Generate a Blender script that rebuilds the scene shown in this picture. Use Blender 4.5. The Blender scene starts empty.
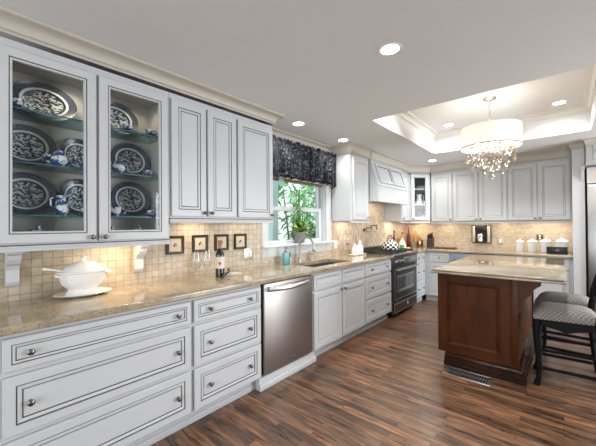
import bpy, bmesh, math, random
from mathutils import Matrix, Vector, Euler
random.seed(7)
S = bpy.context.scene
COL = S.collection
PI = math.pi

# ------------------------------------------------------------------ camera, world, exposure
cam_d = bpy.data.cameras.new('camera'); cam = bpy.data.objects.new('camera', cam_d); COL.objects.link(cam)
cam_d.sensor_fit = 'HORIZONTAL'; cam_d.sensor_width = 36.0; cam_d.lens = 36.0 * 309.17 / 596.0
cam_d.clip_start = 0.02
_R = Matrix(((0.75679747, 0.0105698, 0.65356398), (0.65360979, -0.00122399, -0.75683072), (-0.00719959, 0.99994339, -0.00783483)))
cam.matrix_world = Matrix.Translation((2.50, 0.0, 1.35)) @ _R.to_4x4()
S.camera = cam
S.view_settings.view_transform = 'Standard'
S.view_settings.look = 'None'
S.view_settings.gamma = 1.0
S.view_settings.use_curve_mapping = False
S.view_settings.exposure = 0.04
S.cycles.use_denoising = True
S.cycles.max_bounces = 10
S.cycles.transparent_max_bounces = 24
S.cycles.sample_clamp_indirect = 4.0
S.cycles.caustics_reflective = False
S.cycles.caustics_refractive = False

W = bpy.data.worlds.new('daylight'); S.world = W; W.use_nodes = True
_bg = W.node_tree.nodes['Background']
_bg.inputs['Color'].default_value = (0.90, 0.95, 1.0, 1); _bg.inputs['Strength'].default_value = 1.6

def area(name, loc, size, energy, color, rot=(0, 0, 0), sy=None, spread=None):
    d = bpy.data.lights.new(name, 'AREA'); d.energy = energy; d.color = color
    d.shape = 'RECTANGLE'; d.size = size; d.size_y = sy or size
    if spread: d.spread = spread
    o = bpy.data.objects.new(name, d); COL.objects.link(o); o.location = loc; o.rotation_euler = rot
    return o
# cool fill lights added in unseen openings behind and right of the camera
area('fill_light_rear', (2.9, -3.02, 1.25), 3.6, 105, (0.90, 0.95, 1.0), (PI / 2, 0, 0), 1.9)
area('fill_light_right', (6.02, 4.65, 1.25), 2.1, 190, (0.90, 0.95, 1.0), (PI / 2, 0, PI / 2), 1.9)

# ------------------------------------------------------------------ material helpers
MATS = {}
def new_mat(name):
    m = bpy.data.materials.new(name); m.use_nodes = True
    nt = m.node_tree; b = nt.nodes['Principled BSDF']
    MATS[name] = m
    return m, nt, b
def N(nt, typ, **kw):
    n = nt.nodes.new(typ)
    for k, v in kw.items():
        if k.startswith('i_'): n.inputs[k[2:].replace('_', ' ')].default_value = v
        else: setattr(n, k, v)
    return n
def L(nt, a, b): nt.links.new(a, b)
def mat(name, col, rough=.5, metal=0.0, spec=None, trans=0.0, emit=None, es=0.0, coat=0.0, vary=0.0, vscale=8.0, bump=0.0, ior=None):
    m, nt, b = new_mat(name)
    c = (*col, 1)
    b.inputs['Base Color'].default_value = c
    b.inputs['Roughness'].default_value = rough; b.inputs['Metallic'].default_value = metal
    if spec is not None: b.inputs['Specular IOR Level'].default_value = spec
    if ior: b.inputs['IOR'].default_value = ior
    b.inputs['Transmission Weight'].default_value = trans
    b.inputs['Coat Weight'].default_value = coat
    if emit: b.inputs['Emission Color'].default_value = (*emit, 1); b.inputs['Emission Strength'].default_value = es
    if vary or bump:
        tc = N(nt, 'ShaderNodeTexCoord'); no = N(nt, 'ShaderNodeTexNoise'); no.inputs['Scale'].default_value = vscale; no.inputs['Detail'].default_value = 4
        L(nt, tc.outputs['Object'], no.inputs['Vector'])
        if vary:
            mx = N(nt, 'ShaderNodeMix', data_type='RGBA')
            mx.inputs['A'].default_value = (*[max(0, x * (1 - vary)) for x in col], 1)
            mx.inputs['B'].default_value = (*[min(1, x * (1 + vary)) for x in col], 1)
            L(nt, no.outputs['Fac'], mx.inputs['Factor']); L(nt, mx.outputs['Result'], b.inputs['Base Color'])
        if bump:
            bp = N(nt, 'ShaderNodeBump'); bp.inputs['Strength'].default_value = bump; bp.inputs['Distance'].default_value = .01
            L(nt, no.outputs['Fac'], bp.inputs['Height']); L(nt, bp.outputs['Normal'], b.inputs['Normal'])
    return m
def ramp(nt, stops, interp='LINEAR'):
    r = N(nt, 'ShaderNodeValToRGB'); e = r.color_ramp.elements; r.color_ramp.interpolation = interp
    while len(e) < len(stops): e.new(0.5)
    for el, (p, c) in zip(e, stops): el.position = p; el.color = (*c, 1)
    return r

WHITE = mat('cabinet_paint', (.575, .59, .605), .38, vary=.02, vscale=5)
GLAZE = mat('dark_glaze', (.10, .095, .095), .6)
CREAM = mat('cream_trim_paint', (.53, .495, .43), .5, vary=.02)
INNER = mat('cabinet_interior', (.46, .45, .41), .6)
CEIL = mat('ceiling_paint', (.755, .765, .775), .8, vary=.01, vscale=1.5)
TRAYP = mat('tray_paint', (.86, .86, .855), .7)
WALLP = mat('wall_paint', (.74, .72, .67), .7, vary=.01)
WTRIM = mat('window_trim_paint', (.64, .66, .675), .35)
PEWTER = mat('dark_pewter', (.20, .19, .18), .32, 1.0)
STEEL = mat('stainless_steel', (.47, .475, .48), .30, 1.0)
DWSTEEL = mat('brown_stainless', (.36, .325, .31), .42, 1.0)
CHROME = mat('chrome', (.75, .75, .76), .12, 1.0)
NICKEL = mat('brushed_nickel', (.40, .40, .39), .30, 1.0)
BRONZE = mat('bronze', (.16, .12, .08), .4, 1.0)
BLACK = mat('black_paint', (.007, .007, .008), .5, spec=.12)
BLACKM = mat('black_enamel', (.016, .016, .018), .28, spec=.35)
IRON = mat('cast_iron', (.02, .02, .02), .6)
GRAPH = mat('graphite_enamel', (.035, .036, .038), .32, spec=.4)
PORC = mat('white_porcelain', (.84, .83, .81), .15, coat=.3)
CERAM = mat('white_ceramic', (.82, .82, .82), .2, coat=.3)
PLASTW = mat('white_plastic', (.80, .79, .75), .4)
SINKM = mat('dark_composite', (.045, .043, .04), .45, vary=.3, vscale=120)
EMIT_DL = mat('lamp_lens', (1, 1, 1), .5, emit=(1, .97, .92), es=30.0)
BULB = mat('bulb_glow', (1, .9, .75), .5, emit=(1, .83, .6), es=9.0)
TRIMW = mat('lamp_trim_white', (.85, .85, .85), .4)
LEAF1 = mat('leaf_green', (.10, .24, .045), .45, vary=.5, vscale=14)
LEAFY = mat('leaf_yellow_green', (.30, .42, .05), .45, vary=.4, vscale=14)
LEAF2 = mat('leaf_bright', (.17, .52, .13), .5, vary=.5, vscale=3)
LEAF3 = mat('leaf_pale', (.38, .76, .40), .5, vary=.4, vscale=3)
LEAF4 = mat('leaf_dark', (.04, .20, .12), .5, vary=.5, vscale=3)
STEMM = mat('stem_brown', (.20, .15, .07), .7, vary=.3)
POTM = mat('grey_zinc', (.27, .28, .24), .55, .3, vary=.15)
GRASS = mat('lawn', (.12, .28, .08), .9, vary=.4)
WINEG = mat('dark_wine_glass_bottle', (.010, .008, .010), .08, coat=.5)
CORKF = mat('copper_foil', (.42, .20, .12), .35, .5)
LABELM = mat('paper_label', (.72, .68, .62), .6)
REDM = mat('red_glaze', (.42, .03, .02), .3)
REDD = mat('dark_red_glaze', (.12, .015, .010), .35, vary=.3)
AMBER = mat('amber_oil', (.45, .24, .03), .12, coat=.5)
AMBERD = mat('dark_amber', (.16, .08, .012), .15, coat=.5)
TEAL = mat('teal_soap', (.16, .40, .44), .12, coat=.3)
WOODD = mat('dark_board_wood', (.13, .05, .02), .4, vary=.3, vscale=20)
WICKER = mat('brown_wicker', (.35, .18, .05), .6, vary=.4, vscale=60)
GREENC = mat('green_wrap', (.10, .42, .18), .4)
PEACH = mat('picture_paper', (.60, .51, .41), .7)
FRAMEM = mat('dark_olive_frame', (.030, .024, .012), .35, vary=.3, vscale=30)
OLIVE = mat('olive_woven_shade', (.23, .20, .11), .8, vary=.15, vscale=60)
GREYM = mat('grey_stone_crock', (.26, .24, .21), .6, vary=.2, vscale=30)
DARKIN = mat('dark_cavity', (.02, .02, .022), .5)
STEELB = mat('blue_grey_steel', (.36, .42, .50), .3, .9)
REDPAINT = mat('red_print', (.5, .05, .03), .6)

def thin_glass(name, tint, f0=.03):
    # a clear sheet: tinted see-through plus a Schlick mirror that is the same from both sides
    m, nt, b = new_mat(name); nt.nodes.remove(b)
    out = nt.nodes['Material Output']
    t = N(nt, 'ShaderNodeBsdfTransparent'); t.inputs['Color'].default_value = (*tint, 1)
    g = N(nt, 'ShaderNodeBsdfGlossy'); g.inputs['Roughness'].default_value = .02
    ge = N(nt, 'ShaderNodeNewGeometry'); dt = N(nt, 'ShaderNodeVectorMath', operation='DOT_PRODUCT'); L(nt, ge.outputs['Incoming'], dt.inputs[0]); L(nt, ge.outputs['Normal'], dt.inputs[1])
    ab = N(nt, 'ShaderNodeMath', operation='ABSOLUTE'); L(nt, dt.outputs['Value'], ab.inputs[0])
    om = N(nt, 'ShaderNodeMath', operation='SUBTRACT'); om.inputs[0].default_value = 1; L(nt, ab.outputs[0], om.inputs[1])
    pw = N(nt, 'ShaderNodeMath', operation='POWER'); pw.inputs[1].default_value = 5; L(nt, om.outputs[0], pw.inputs[0])
    ma = N(nt, 'ShaderNodeMath', operation='MULTIPLY_ADD'); ma.inputs[1].default_value = (1 - f0) * .8; ma.inputs[2].default_value = f0; L(nt, pw.outputs[0], ma.inputs[0])
    mx = N(nt, 'ShaderNodeMixShader'); L(nt, ma.outputs[0], mx.inputs[0]); L(nt, t.outputs[0], mx.inputs[1]); L(nt, g.outputs[0], mx.inputs[2])
    L(nt, mx.outputs[0], out.inputs['Surface'])
    return m
PANE = thin_glass('clear_pane', (.97, .985, .985), .02)
SHELFG = thin_glass('green_shelf_glass', (.62, .80, .82))
SHELFE = mat('shelf_glass_edge', (.03, .14, .15), .2)
GLASSW = thin_glass('clear_wine_glass', (.985, .985, .985), .035)
OVENG = mat('oven_glass', (.06, .06, .065), .06, coat=1.0)
CRYSTAL = thin_glass('lead_crystal', (.93, .91, .87), .14)

def m_shade():
    m, nt, b = new_mat('linen_lamp_shade')
    b.inputs['Base Color'].default_value = (.60, .54, .46, 1); b.inputs['Roughness'].default_value = .9
    b.inputs['Emission Color'].default_value = (1, .90, .77, 1); b.inputs['Emission Strength'].default_value = .40
    return m
SHADE = m_shade()

def m_floor():
    m, nt, b = new_mat('hand_scraped_oak')
    tc = N(nt, 'ShaderNodeTexCoord')
    br = N(nt, 'ShaderNodeTexBrick'); br.offset = .37; br.offset_frequency = 2; br.squash = 1
    br.inputs['Scale'].default_value = 1.0; br.inputs['Brick Width'].default_value = .62; br.inputs['Row Height'].default_value = .062
    br.inputs['Mortar Size'].default_value = .0016; br.inputs['Mortar Smooth'].default_value = .2; br.inputs['Bias'].default_value = 0
    br.inputs['Color1'].default_value = (0, 0, 0, 1); br.inputs['Color2'].default_value = (1, 1, 1, 1); br.inputs['Mortar'].default_value = (.5, .5, .5, 1)
    L(nt, tc.outputs['UV'], br.inputs['Vector'])
    mp = N(nt, 'ShaderNodeMapping'); mp.inputs['Scale'].default_value = (2.2, 26, 1)
    L(nt, tc.outputs['UV'], mp.inputs['Vector'])
    add = N(nt, 'ShaderNodeVectorMath', operation='ADD')
    sc = N(nt, 'ShaderNodeVectorMath', operation='SCALE'); sc.inputs['Scale'].default_value = 37
    L(nt, br.outputs['Color'], sc.inputs[0]); L(nt, mp.outputs[0], add.inputs[0]); L(nt, sc.outputs[0], add.inputs[1])
    no = N(nt, 'ShaderNodeTexNoise'); no.inputs['Scale'].default_value = 1.6; no.inputs['Detail'].default_value = 7; no.inputs['Roughness'].default_value = .68; no.inputs['Distortion'].default_value = .6
    L(nt, add.outputs[0], no.inputs['Vector'])
    r = ramp(nt, [(.27, (.020, .010, .006)), (.42, (.078, .039, .021)), (.54, (.175, .092, .050)), (.74, (.38, .225, .13))])
    L(nt, no.outputs['Fac'], r.inputs[0])
    hue = N(nt, 'ShaderNodeMix', data_type='RGBA', blend_type='MULTIPLY'); hue.inputs['Factor'].default_value = 1
    rb = ramp(nt, [(0, (.48, .47, .48)), (.5, (1, .97, .93)), (1, (1.55, 1.38, 1.2))])
    L(nt, br.outputs['Color'], rb.inputs[0]); L(nt, r.outputs[0], hue.inputs['A']); L(nt, rb.outputs[0], hue.inputs['B'])
    mo = N(nt, 'ShaderNodeMix', data_type='RGBA'); L(nt, br.outputs['Fac'], mo.inputs['Factor']); L(nt, hue.outputs['Result'], mo.inputs['A']); mo.inputs['B'].default_value = (.02, .011, .007, 1)
    L(nt, mo.outputs['Result'], b.inputs['Base Color'])
    rr = N(nt, 'ShaderNodeMapRange'); rr.inputs['To Min'].default_value = .20; rr.inputs['To Max'].default_value = .40
    L(nt, no.outputs['Fac'], rr.inputs['Value']); L(nt, rr.outputs[0], b.inputs['Roughness'])
    n2 = N(nt, 'ShaderNodeTexNoise'); n2.inputs['Scale'].default_value = 1; n2.inputs['Detail'].default_value = 3
    mp2 = N(nt, 'ShaderNodeMapping'); mp2.inputs['Scale'].default_value = (14, 45, 1); L(nt, tc.outputs['UV'], mp2.inputs['Vector']); L(nt, mp2.outputs[0], n2.inputs['Vector'])
    sm = N(nt, 'ShaderNodeMath', operation='SUBTRACT'); L(nt, n2.outputs['Fac'], sm.inputs[0]); L(nt, br.outputs['Fac'], sm.inputs[1])
    bp = N(nt, 'ShaderNodeBump'); bp.inputs['Strength'].default_value = .35; bp.inputs['Distance'].default_value = .004
    L(nt, sm.outputs[0], bp.inputs['Height']); L(nt, bp.outputs['Normal'], b.inputs['Normal'])
    b.inputs['Specular IOR Level'].default_value = .6
    return m
FLOOR = m_floor()

def m_tile(name, w, h, offset, c1, c2, mortar, ms=.004):
    m, nt, b = new_mat(name)
    tc = N(nt, 'ShaderNodeTexCoord')
    br = N(nt, 'ShaderNodeTexBrick'); br.offset = offset; br.inputs['Scale'].default_value = 1
    br.inputs['Brick Width'].default_value = w; br.inputs['Row Height'].default_value = h; br.inputs['Mortar Size'].default_value = ms; br.inputs['Mortar Smooth'].default_value = .3
    br.inputs['Color1'].default_value = (*c1, 1); br.inputs['Color2'].default_value = (*c2, 1); br.inputs['Mortar'].default_value = (*mortar, 1)
    L(nt, tc.outputs['UV'], br.inputs['Vector'])
    no = N(nt, 'ShaderNodeTexNoise'); no.inputs['Scale'].default_value = 22; no.inputs['Detail'].default_value = 5; no.inputs['Roughness'].default_value = .65
    L(nt, tc.outputs['UV'], no.inputs['Vector'])
    r = ramp(nt, [(.3, (.78, .74, .68)), (.5, (1, 1, 1)), (.7, (1.1, 1.1, 1.1))]); L(nt, no.outputs['Fac'], r.inputs[0])
    mx = N(nt, 'ShaderNodeMix', data_type='RGBA', blend_type='MULTIPLY'); mx.inputs['Factor'].default_value = .8
    L(nt, br.outputs['Color'], mx.inputs['A']); L(nt, r.outputs[0], mx.inputs['B']); L(nt, mx.outputs['Result'], b.inputs['Base Color'])
    b.inputs['Roughness'].default_value = .45
    inv = N(nt, 'ShaderNodeMath', operation='MULTIPLY_ADD'); inv.inputs[1].default_value = -1; inv.inputs[2].default_value = 1; L(nt, br.outputs['Fac'], inv.inputs[0])
    bp = N(nt, 'ShaderNodeBump'); bp.inputs['Strength'].default_value = .5; bp.inputs['Distance'].default_value = .003; L(nt, inv.outputs[0], bp.inputs['Height']); L(nt, bp.outputs['Normal'], b.inputs['Normal'])
    return m
TILE = m_tile('travertine_tile', .0525, .0525, 0, (.57, .50, .41), (.47, .395, .30), (.36, .30, .22), .0028)
MOSAIC = m_tile('travertine_mosaic', .052, .026, .5, (.64, .56, .46), (.50, .41, .31), (.46, .38, .29), .002)
SPLIT = m_tile('split_face_mosaic', .024, .075, .4, (.64, .54, .43), (.38, .28, .19), (.42, .34, .26), .002)

def m_granite(name='gold_granite'):
    m, nt, b = new_mat(name)
    tc = N(nt, 'ShaderNodeTexCoord')
    mp = N(nt, 'ShaderNodeMapping'); mp.inputs['Rotation'].default_value = (0, 0, .5); mp.inputs['Scale'].default_value = (1, 2.2, 1)
    L(nt, tc.outputs['Object'], mp.inputs['Vector'])
    n1 = N(nt, 'ShaderNodeTexNoise'); n1.inputs['Scale'].default_value = 3.0; n1.inputs['Detail'].default_value = 6; n1.inputs['Distortion'].default_value = .8
    L(nt, mp.outputs[0], n1.inputs['Vector'])
    n2 = N(nt, 'ShaderNodeTexNoise'); n2.inputs['Scale'].default_value = 95; n2.inputs['Detail'].default_value = 5; n2.inputs['Roughness'].default_value = .7
    L(nt, tc.outputs['Object'], n2.inputs['Vector'])
    r1 = ramp(nt, [(.30, (.26, .23, .18)), (.5, (.39, .33, .235)), (.68, (.48, .395, .26))]); L(nt, n1.outputs['Fac'], r1.inputs[0])
    r2 = ramp(nt, [(.36, (.42, .39, .35)), (.47, (.87, .85, .82)), (.6, (1.05, 1.05, 1.0))]); L(nt, n2.outputs['Fac'], r2.inputs[0])
    mx = N(nt, 'ShaderNodeMix', data_type='RGBA', blend_type='MULTIPLY'); mx.inputs['Factor'].default_value = .85
    L(nt, r1.outputs[0], mx.inputs['A']); L(nt, r2.outputs[0], mx.inputs['B']); L(nt, mx.outputs['Result'], b.inputs['Base Color'])
    b.inputs['Roughness'].default_value = .10; b.inputs['Coat Weight'].default_value = .4; b.inputs['Coat Roughness'].default_value = .04
    return m
GRAN = m_granite()

def m_wood(name, c1, c2, c3, rough=.28):
    m, nt, b = new_mat(name)
    tc = N(nt, 'ShaderNodeTexCoord'); mp = N(nt, 'ShaderNodeMapping'); mp.inputs['Scale'].default_value = (4, 4, 1.6)
    L(nt, tc.outputs['Object'], mp.inputs['Vector'])
    no = N(nt, 'ShaderNodeTexNoise'); no.inputs['Scale'].default_value = 2.2; no.inputs['Detail'].default_value = 6; no.inputs['Distortion'].default_value = .7
    L(nt, mp.outputs[0], no.inputs['Vector'])
    r = ramp(nt, [(.3, c1), (.5, c2), (.72, c3)]); L(nt, no.outputs['Fac'], r.inputs[0]); L(nt, r.outputs[0], b.inputs['Base Color'])
    b.inputs['Roughness'].default_value = rough; b.inputs['Specular IOR Level'].default_value = .18
    return m
CHERRY = m_wood('cherry_wood', (.044, .0125, .0028), (.066, .0190, .0040), (.088, .027, .006), .38)

def m_plate(name, dark, light):
    # willow-blue transfer ware: uv is centred on the plate, |uv| = 1 at its rim
    m, nt, b = new_mat(name)
    tc = N(nt, 'ShaderNodeTexCoord')
    ln = N(nt, 'ShaderNodeVectorMath', operation='LENGTH'); L(nt, tc.outputs['UV'], ln.inputs[0])
    no = N(nt, 'ShaderNodeTexNoise'); no.inputs['Scale'].default_value = 6.5; no.inputs['Detail'].default_value = 5; no.inputs['Distortion'].default_value = 1.2
    mp = N(nt, 'ShaderNodeMapping'); mp.inputs['Scale'].default_value = (1.0, 1.6, 1); L(nt, tc.outputs['UV'], mp.inputs['Vector']); L(nt, mp.outputs[0], no.inputs['Vector'])
    rc = ramp(nt, [(.49, dark), (.56, light)]); L(nt, no.outputs['Fac'], rc.inputs[0])
    n2 = N(nt, 'ShaderNodeTexNoise'); n2.inputs['Scale'].default_value = 26; n2.inputs['Detail'].default_value = 3; L(nt, tc.outputs['UV'], n2.inputs['Vector'])
    rr = ramp(nt, [(.50, dark), (.70, tuple(.35 * a + .65 * c for a, c in zip(light, dark)))]); L(nt, n2.outputs['Fac'], rr.inputs[0])
    def band(lo, hi):
        a = N(nt, 'ShaderNodeMath', operation='GREATER_THAN'); a.inputs[1].default_value = lo; L(nt, ln.outputs['Value'], a.inputs[0])
        c = N(nt, 'ShaderNodeMath', operation='LESS_THAN'); c.inputs[1].default_value = hi; L(nt, ln.outputs['Value'], c.inputs[0])
        d = N(nt, 'ShaderNodeMath', operation='MULTIPLY'); L(nt, a.outputs[0], d.inputs[0]); L(nt, c.outputs[0], d.inputs[1]); return d
    m1 = N(nt, 'ShaderNodeMix', data_type='RGBA'); L(nt, band(.58, 2).outputs[0], m1.inputs['Factor']); L(nt, rc.outputs[0], m1.inputs['A']); L(nt, rr.outputs[0], m1.inputs['B'])
    m2 = N(nt, 'ShaderNodeMix', data_type='RGBA'); L(nt, band(.645, .735).outputs[0], m2.inputs['Factor']); L(nt, m1.outputs['Result'], m2.inputs['A']); m2.inputs['B'].default_value = (*light, 1)
    L(nt, m2.outputs['Result'], b.inputs['Base Color']); b.inputs['Roughness'].default_value = .22
    return m
PLATE = m_plate('blue_transfer_plate', (.009, .018, .052), (.62, .67, .68))
def m_bluewhite():
    m, nt, b = new_mat('blue_white_china')
    tc = N(nt, 'ShaderNodeTexCoord'); no = N(nt, 'ShaderNodeTexNoise'); no.inputs['Scale'].default_value = 34; no.inputs['Detail'].default_value = 3
    L(nt, tc.outputs['Object'], no.inputs['Vector'])
    r = ramp(nt, [(.46, (.72, .75, .74)), (.53, (.03, .07, .24))]); L(nt, no.outputs['Fac'], r.inputs[0]); L(nt, r.outputs[0], b.inputs['Base Color'])
    b.inputs['Roughness'].default_value = .15; return m
BWCHINA = m_bluewhite()
def m_damask():
    m, nt, b = new_mat('navy_damask')
    tc = N(nt, 'ShaderNodeTexCoord'); no = N(nt, 'ShaderNodeTexNoise'); no.inputs['Scale'].default_value = 38; no.inputs['Detail'].default_value = 3; no.inputs['Distortion'].default_value = 1.5
    L(nt, tc.outputs['UV'], no.inputs['Vector'])
    r = ramp(nt, [(.48, (.0035, .004, .007)), (.57, (.008, .010, .015)), (.63, (.13, .15, .185)), (.76, (.22, .25, .29))]); L(nt, no.outputs['Fac'], r.inputs[0]); L(nt, r.outputs[0], b.inputs['Base Color'])
    b.inputs['Roughness'].default_value = .6; b.inputs['Specular IOR Level'].default_value = .15; return m
DAMASK = m_damask()
def m_checker():
    m, nt, b = new_mat('black_white_check')
    tc = N(nt, 'ShaderNodeTexCoord'); ck = N(nt, 'ShaderNodeTexChecker'); ck.inputs['Scale'].default_value = 1
    ck.inputs['Color1'].default_value = (.015, .015, .017, 1); ck.inputs['Color2'].default_value = (.82, .81, .78, 1)
    L(nt, tc.outputs['UV'], ck.inputs['Vector']); L(nt, ck.outputs['Color'], b.inputs['Base Color']); b.inputs['Roughness'].default_value = .15; b.inputs['Coat Weight'].default_value = .4
    return m
CHECK = m_checker()
def m_lattice():
    m, nt, b = new_mat('grey_lattice_upholstery')
    tc = N(nt, 'ShaderNodeTexCoord'); mp = N(nt, 'ShaderNodeMapping'); mp.inputs['Rotation'].default_value = (0, 0, PI / 4); L(nt, tc.outputs['UV'], mp.inputs['Vector'])
    br = N(nt, 'ShaderNodeTexBrick'); br.offset = 0; br.inputs['Scale'].default_value = 1; br.inputs['Brick Width'].default_value = .021; br.inputs['Row Height'].default_value = .021
    br.inputs['Mortar Size'].default_value = .0024; br.inputs['Mortar Smooth'].default_value = .1
    br.inputs['Color1'].default_value = (.25, .235, .22, 1); br.inputs['Color2'].default_value = (.28, .26, .24, 1); br.inputs['Mortar'].default_value = (.10, .08, .065, 1)
    L(nt, mp.outputs[0], br.inputs['Vector']); L(nt, br.outputs['Color'], b.inputs['Base Color']); b.inputs['Roughness'].default_value = .7; b.inputs['Sheen Weight'].default_value = .2
    return m
LATT = m_lattice()

# ------------------------------------------------------------------ mesh builder
class MB:
    def __init__(s): s.v = []; s.f = []; s.m = []; s.mats = []; s.uv = {}
    def mi(s, m):
        if m not in s.mats: s.mats.append(m)
        return s.mats.index(m)
    def add(s, verts, faces, m, uvs=None):
        o = len(s.v); k = s.mi(m); s.v += [tuple(v) for v in verts]
        for i, f in enumerate(faces):
            s.f.append(tuple(o + j for j in f)); s.m.append(k)
            if uvs: s.uv[len(s.f) - 1] = [uvs[j] for j in f]
        return s
    def box(s, x0, x1, y0, y1, z0, z1, m, bev=0.0, seg=2, mtx=None):
        if bev <= 0:
            v = [(x, y, z) for z in (z0, z1) for y in (y0, y1) for x in (x0, x1)]
            fs = [(0, 2, 3, 1), (4, 5, 7, 6), (0, 1, 5, 4), (2, 6, 7, 3), (0, 4, 6, 2), (1, 3, 7, 5)]
        else:
            bm = bmesh.new(); bmesh.ops.create_cube(bm, size=1)
            for q in bm.verts: q.co = Vector(((x0 + x1) / 2 + q.co.x * (x1 - x0), (y0 + y1) / 2 + q.co.y * (y1 - y0), (z0 + z1) / 2 + q.co.z * (z1 - z0)))
            bmesh.ops.bevel(bm, geom=bm.edges[:], offset=bev, segments=seg, profile=.5, affect='EDGES', clamp_overlap=True)
            bm.verts.index_update(); v = [q.co.copy() for q in bm.verts]; fs = [[q.index for q in f.verts] for f in bm.faces]; bm.free()
        if mtx: v = [mtx @ Vector(p) for p in v]
        return s.add(v, fs, m)
    def prism(s, poly, ax, d0, d1, m):
        # poly: 2-D outline in the two other axes (cyclic order x,y,z without ax), extruded along ax
        n = len(poly)
        def P(p, d): return {'x': (d, p[0], p[1]), 'y': (p[0], d, p[1]), 'z': (p[0], p[1], d)}[ax]
        v = [P(p, d0) for p in poly] + [P(p, d1) for p in poly]
        fs = [tuple(range(n)), tuple(range(2 * n - 1, n - 1, -1))] + [(i, (i + 1) % n, n + (i + 1) % n, n + i) for i in range(n)]
        return s.add(v, fs, m)
    def lathe(s, prof, m, c=(0, 0, 0), n=20, ax='z', sx=1.0, sy=1.0, uvr=None, caps=True, lobes=0, amp=0):
        v = []; fs = []; fm = []
        for r, z in prof:
            for i in range(n):
                a = 2 * PI * i / n; q = r * (1 + amp * math.cos(lobes * a)) if lobes else r
                p = (q * math.cos(a) * sx, q * math.sin(a) * sy, z)
                if ax == 'y': p = (p[0], -p[2], p[1])      # axis along -y
                if ax == 'x': p = (p[2], p[0], p[1])
                v.append((c[0] + p[0], c[1] + p[1], c[2] + p[2]))
        for j in range(len(prof) - 1):
            for i in range(n):
                fs.append((j * n + i, j * n + (i + 1) % n, (j + 1) * n + (i + 1) % n, (j + 1) * n + i))
        uv = None
        if uvr:
            for j in range(len(prof) - 1):
                for i in range(n):
                    k0, k1 = i * uvr[0] / n, (i + 1) * uvr[0] / n; h0, h1 = j * uvr[1] / (len(prof) - 1), (j + 1) * uvr[1] / (len(prof) - 1)
                    base = len(s.f) + j * n + i
                    s.uv[base] = [(k0, h0), (k1, h0), (k1, h1), (k0, h1)]
        o = len(s.v)
        s.add(v, fs, m)
        if caps and prof[0][0] > 1e-5: s.f.append(tuple(o + i for i in range(n - 1, -1, -1))); s.m.append(s.mi(m))
        if caps and prof[-1][0] > 1e-5: s.f.append(tuple(o + (len(prof) - 1) * n + i for i in range(n))); s.m.append(s.mi(m))
        return s
    def tube(s, pts, r, m, n=8):
        pts = [Vector(p) for p in pts]; R = r if isinstance(r, (list, tuple)) else [r] * len(pts)
        v = []; up = None
        for i, p in enumerate(pts):
            t = (pts[min(i + 1, len(pts) - 1)] - pts[max(i - 1, 0)]).normalized()
            if up is None:
                up = t.orthogonal().normalized()
            else:
                up = (up - t * up.dot(t)).normalized()
            w = t.cross(up)
            for k in range(n):
                a = 2 * PI * k / n; v.append(p + (up * math.cos(a) + w * math.sin(a)) * R[i])
        fs = [(i * n + k, i * n + (k + 1) % n, (i + 1) * n + (k + 1) % n, (i + 1) * n + k) for i in range(len(pts) - 1) for k in range(n)]
        fs += [tuple(range(n - 1, -1, -1)), tuple((len(pts) - 1) * n + k for k in range(n))]
        return s.add(v, fs, m)
    def bar(s, a, b, wx, wy, m):
        # rectangular bar from a to b
        a = Vector(a); b = Vector(b); d = (b - a); ln = d.length; q = d.to_track_quat('Z', 'Y').to_matrix().to_4x4()
        return s.box(-wx / 2, wx / 2, -wy / 2, wy / 2, 0, ln, m, .003, 1, Matrix.Translation(a) @ q)
    def sphere(s, c, r, m, n=12, sz=1.0):
        prof = [(r * math.sin(PI * i / n), -r * sz * math.cos(PI * i / n)) for i in range(n + 1)]
        prof[0] = (1e-6, -r * sz); prof[-1] = (1e-6, r * sz)
        return s.lathe(prof, m, c, n)
    def rings(s, x0, x1, z0, z1, rings, close=True, hole=False):
        # nested rectangles in the xz plane facing -y; each ring = (inset, y, material)
        v = []; 
        def lp(i, y): return [(x0 + i, y, z0 + i), (x1 - i, y, z0 + i), (x1 - i, y, z1 - i), (x0 + i, y, z1 - i)]
        for (i, y, mm) in rings: v.append(lp(i, y))
        for j in range(1, len(rings)):
            for k in range(4):
                s.add([v[j - 1][k], v[j - 1][(k + 1) % 4], v[j][(k + 1) % 4], v[j][k]], [(0, 1, 2, 3)], rings[j][2])
        if not hole: s.add(v[-1], [(0, 1, 2, 3)], rings[-1][2])
        if close and not hole: s.add(v[0], [(3, 2, 1, 0)], rings[0][2])
        return s
    def build(s, name, parent=None, loc=(0, 0, 0), rot=(0, 0, 0), angle=38, flat=False, recalc=False):
        me = bpy.data.meshes.new(name); me.from_pydata(s.v, [], s.f)
        for m in s.mats: me.materials.append(m)
        for p, k in zip(me.polygons, s.m): p.material_index = k
        uvl = me.uv_layers.new(name='UVMap').data
        for p in me.polygons:
            if p.index in s.uv:
                for li, q in zip(p.loop_indices, s.uv[p.index]): uvl[li].uv = q
            else:
                nx, ny, nz = map(abs, p.normal)
                for li in p.loop_indices:
                    c = me.vertices[me.loops[li].vertex_index].co
                    uvl[li].uv = (c.y, c.z) if nx > ny and nx > nz else ((c.x, c.z) if ny > nz else (c.x, c.y))
        if recalc:
            bm = bmesh.new(); bm.from_mesh(me); bmesh.ops.recalc_face_normals(bm, faces=bm.faces[:]); bm.to_mesh(me); bm.free()
        if not flat:
            me.shade_smooth()
            me.set_sharp_from_angle(angle=math.radians(angle))
        me.update()
        o = bpy.data.objects.new(name, me); COL.objects.link(o); o.location = loc; o.rotation_euler = rot
        if parent: o.parent = parent
        return o

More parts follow.
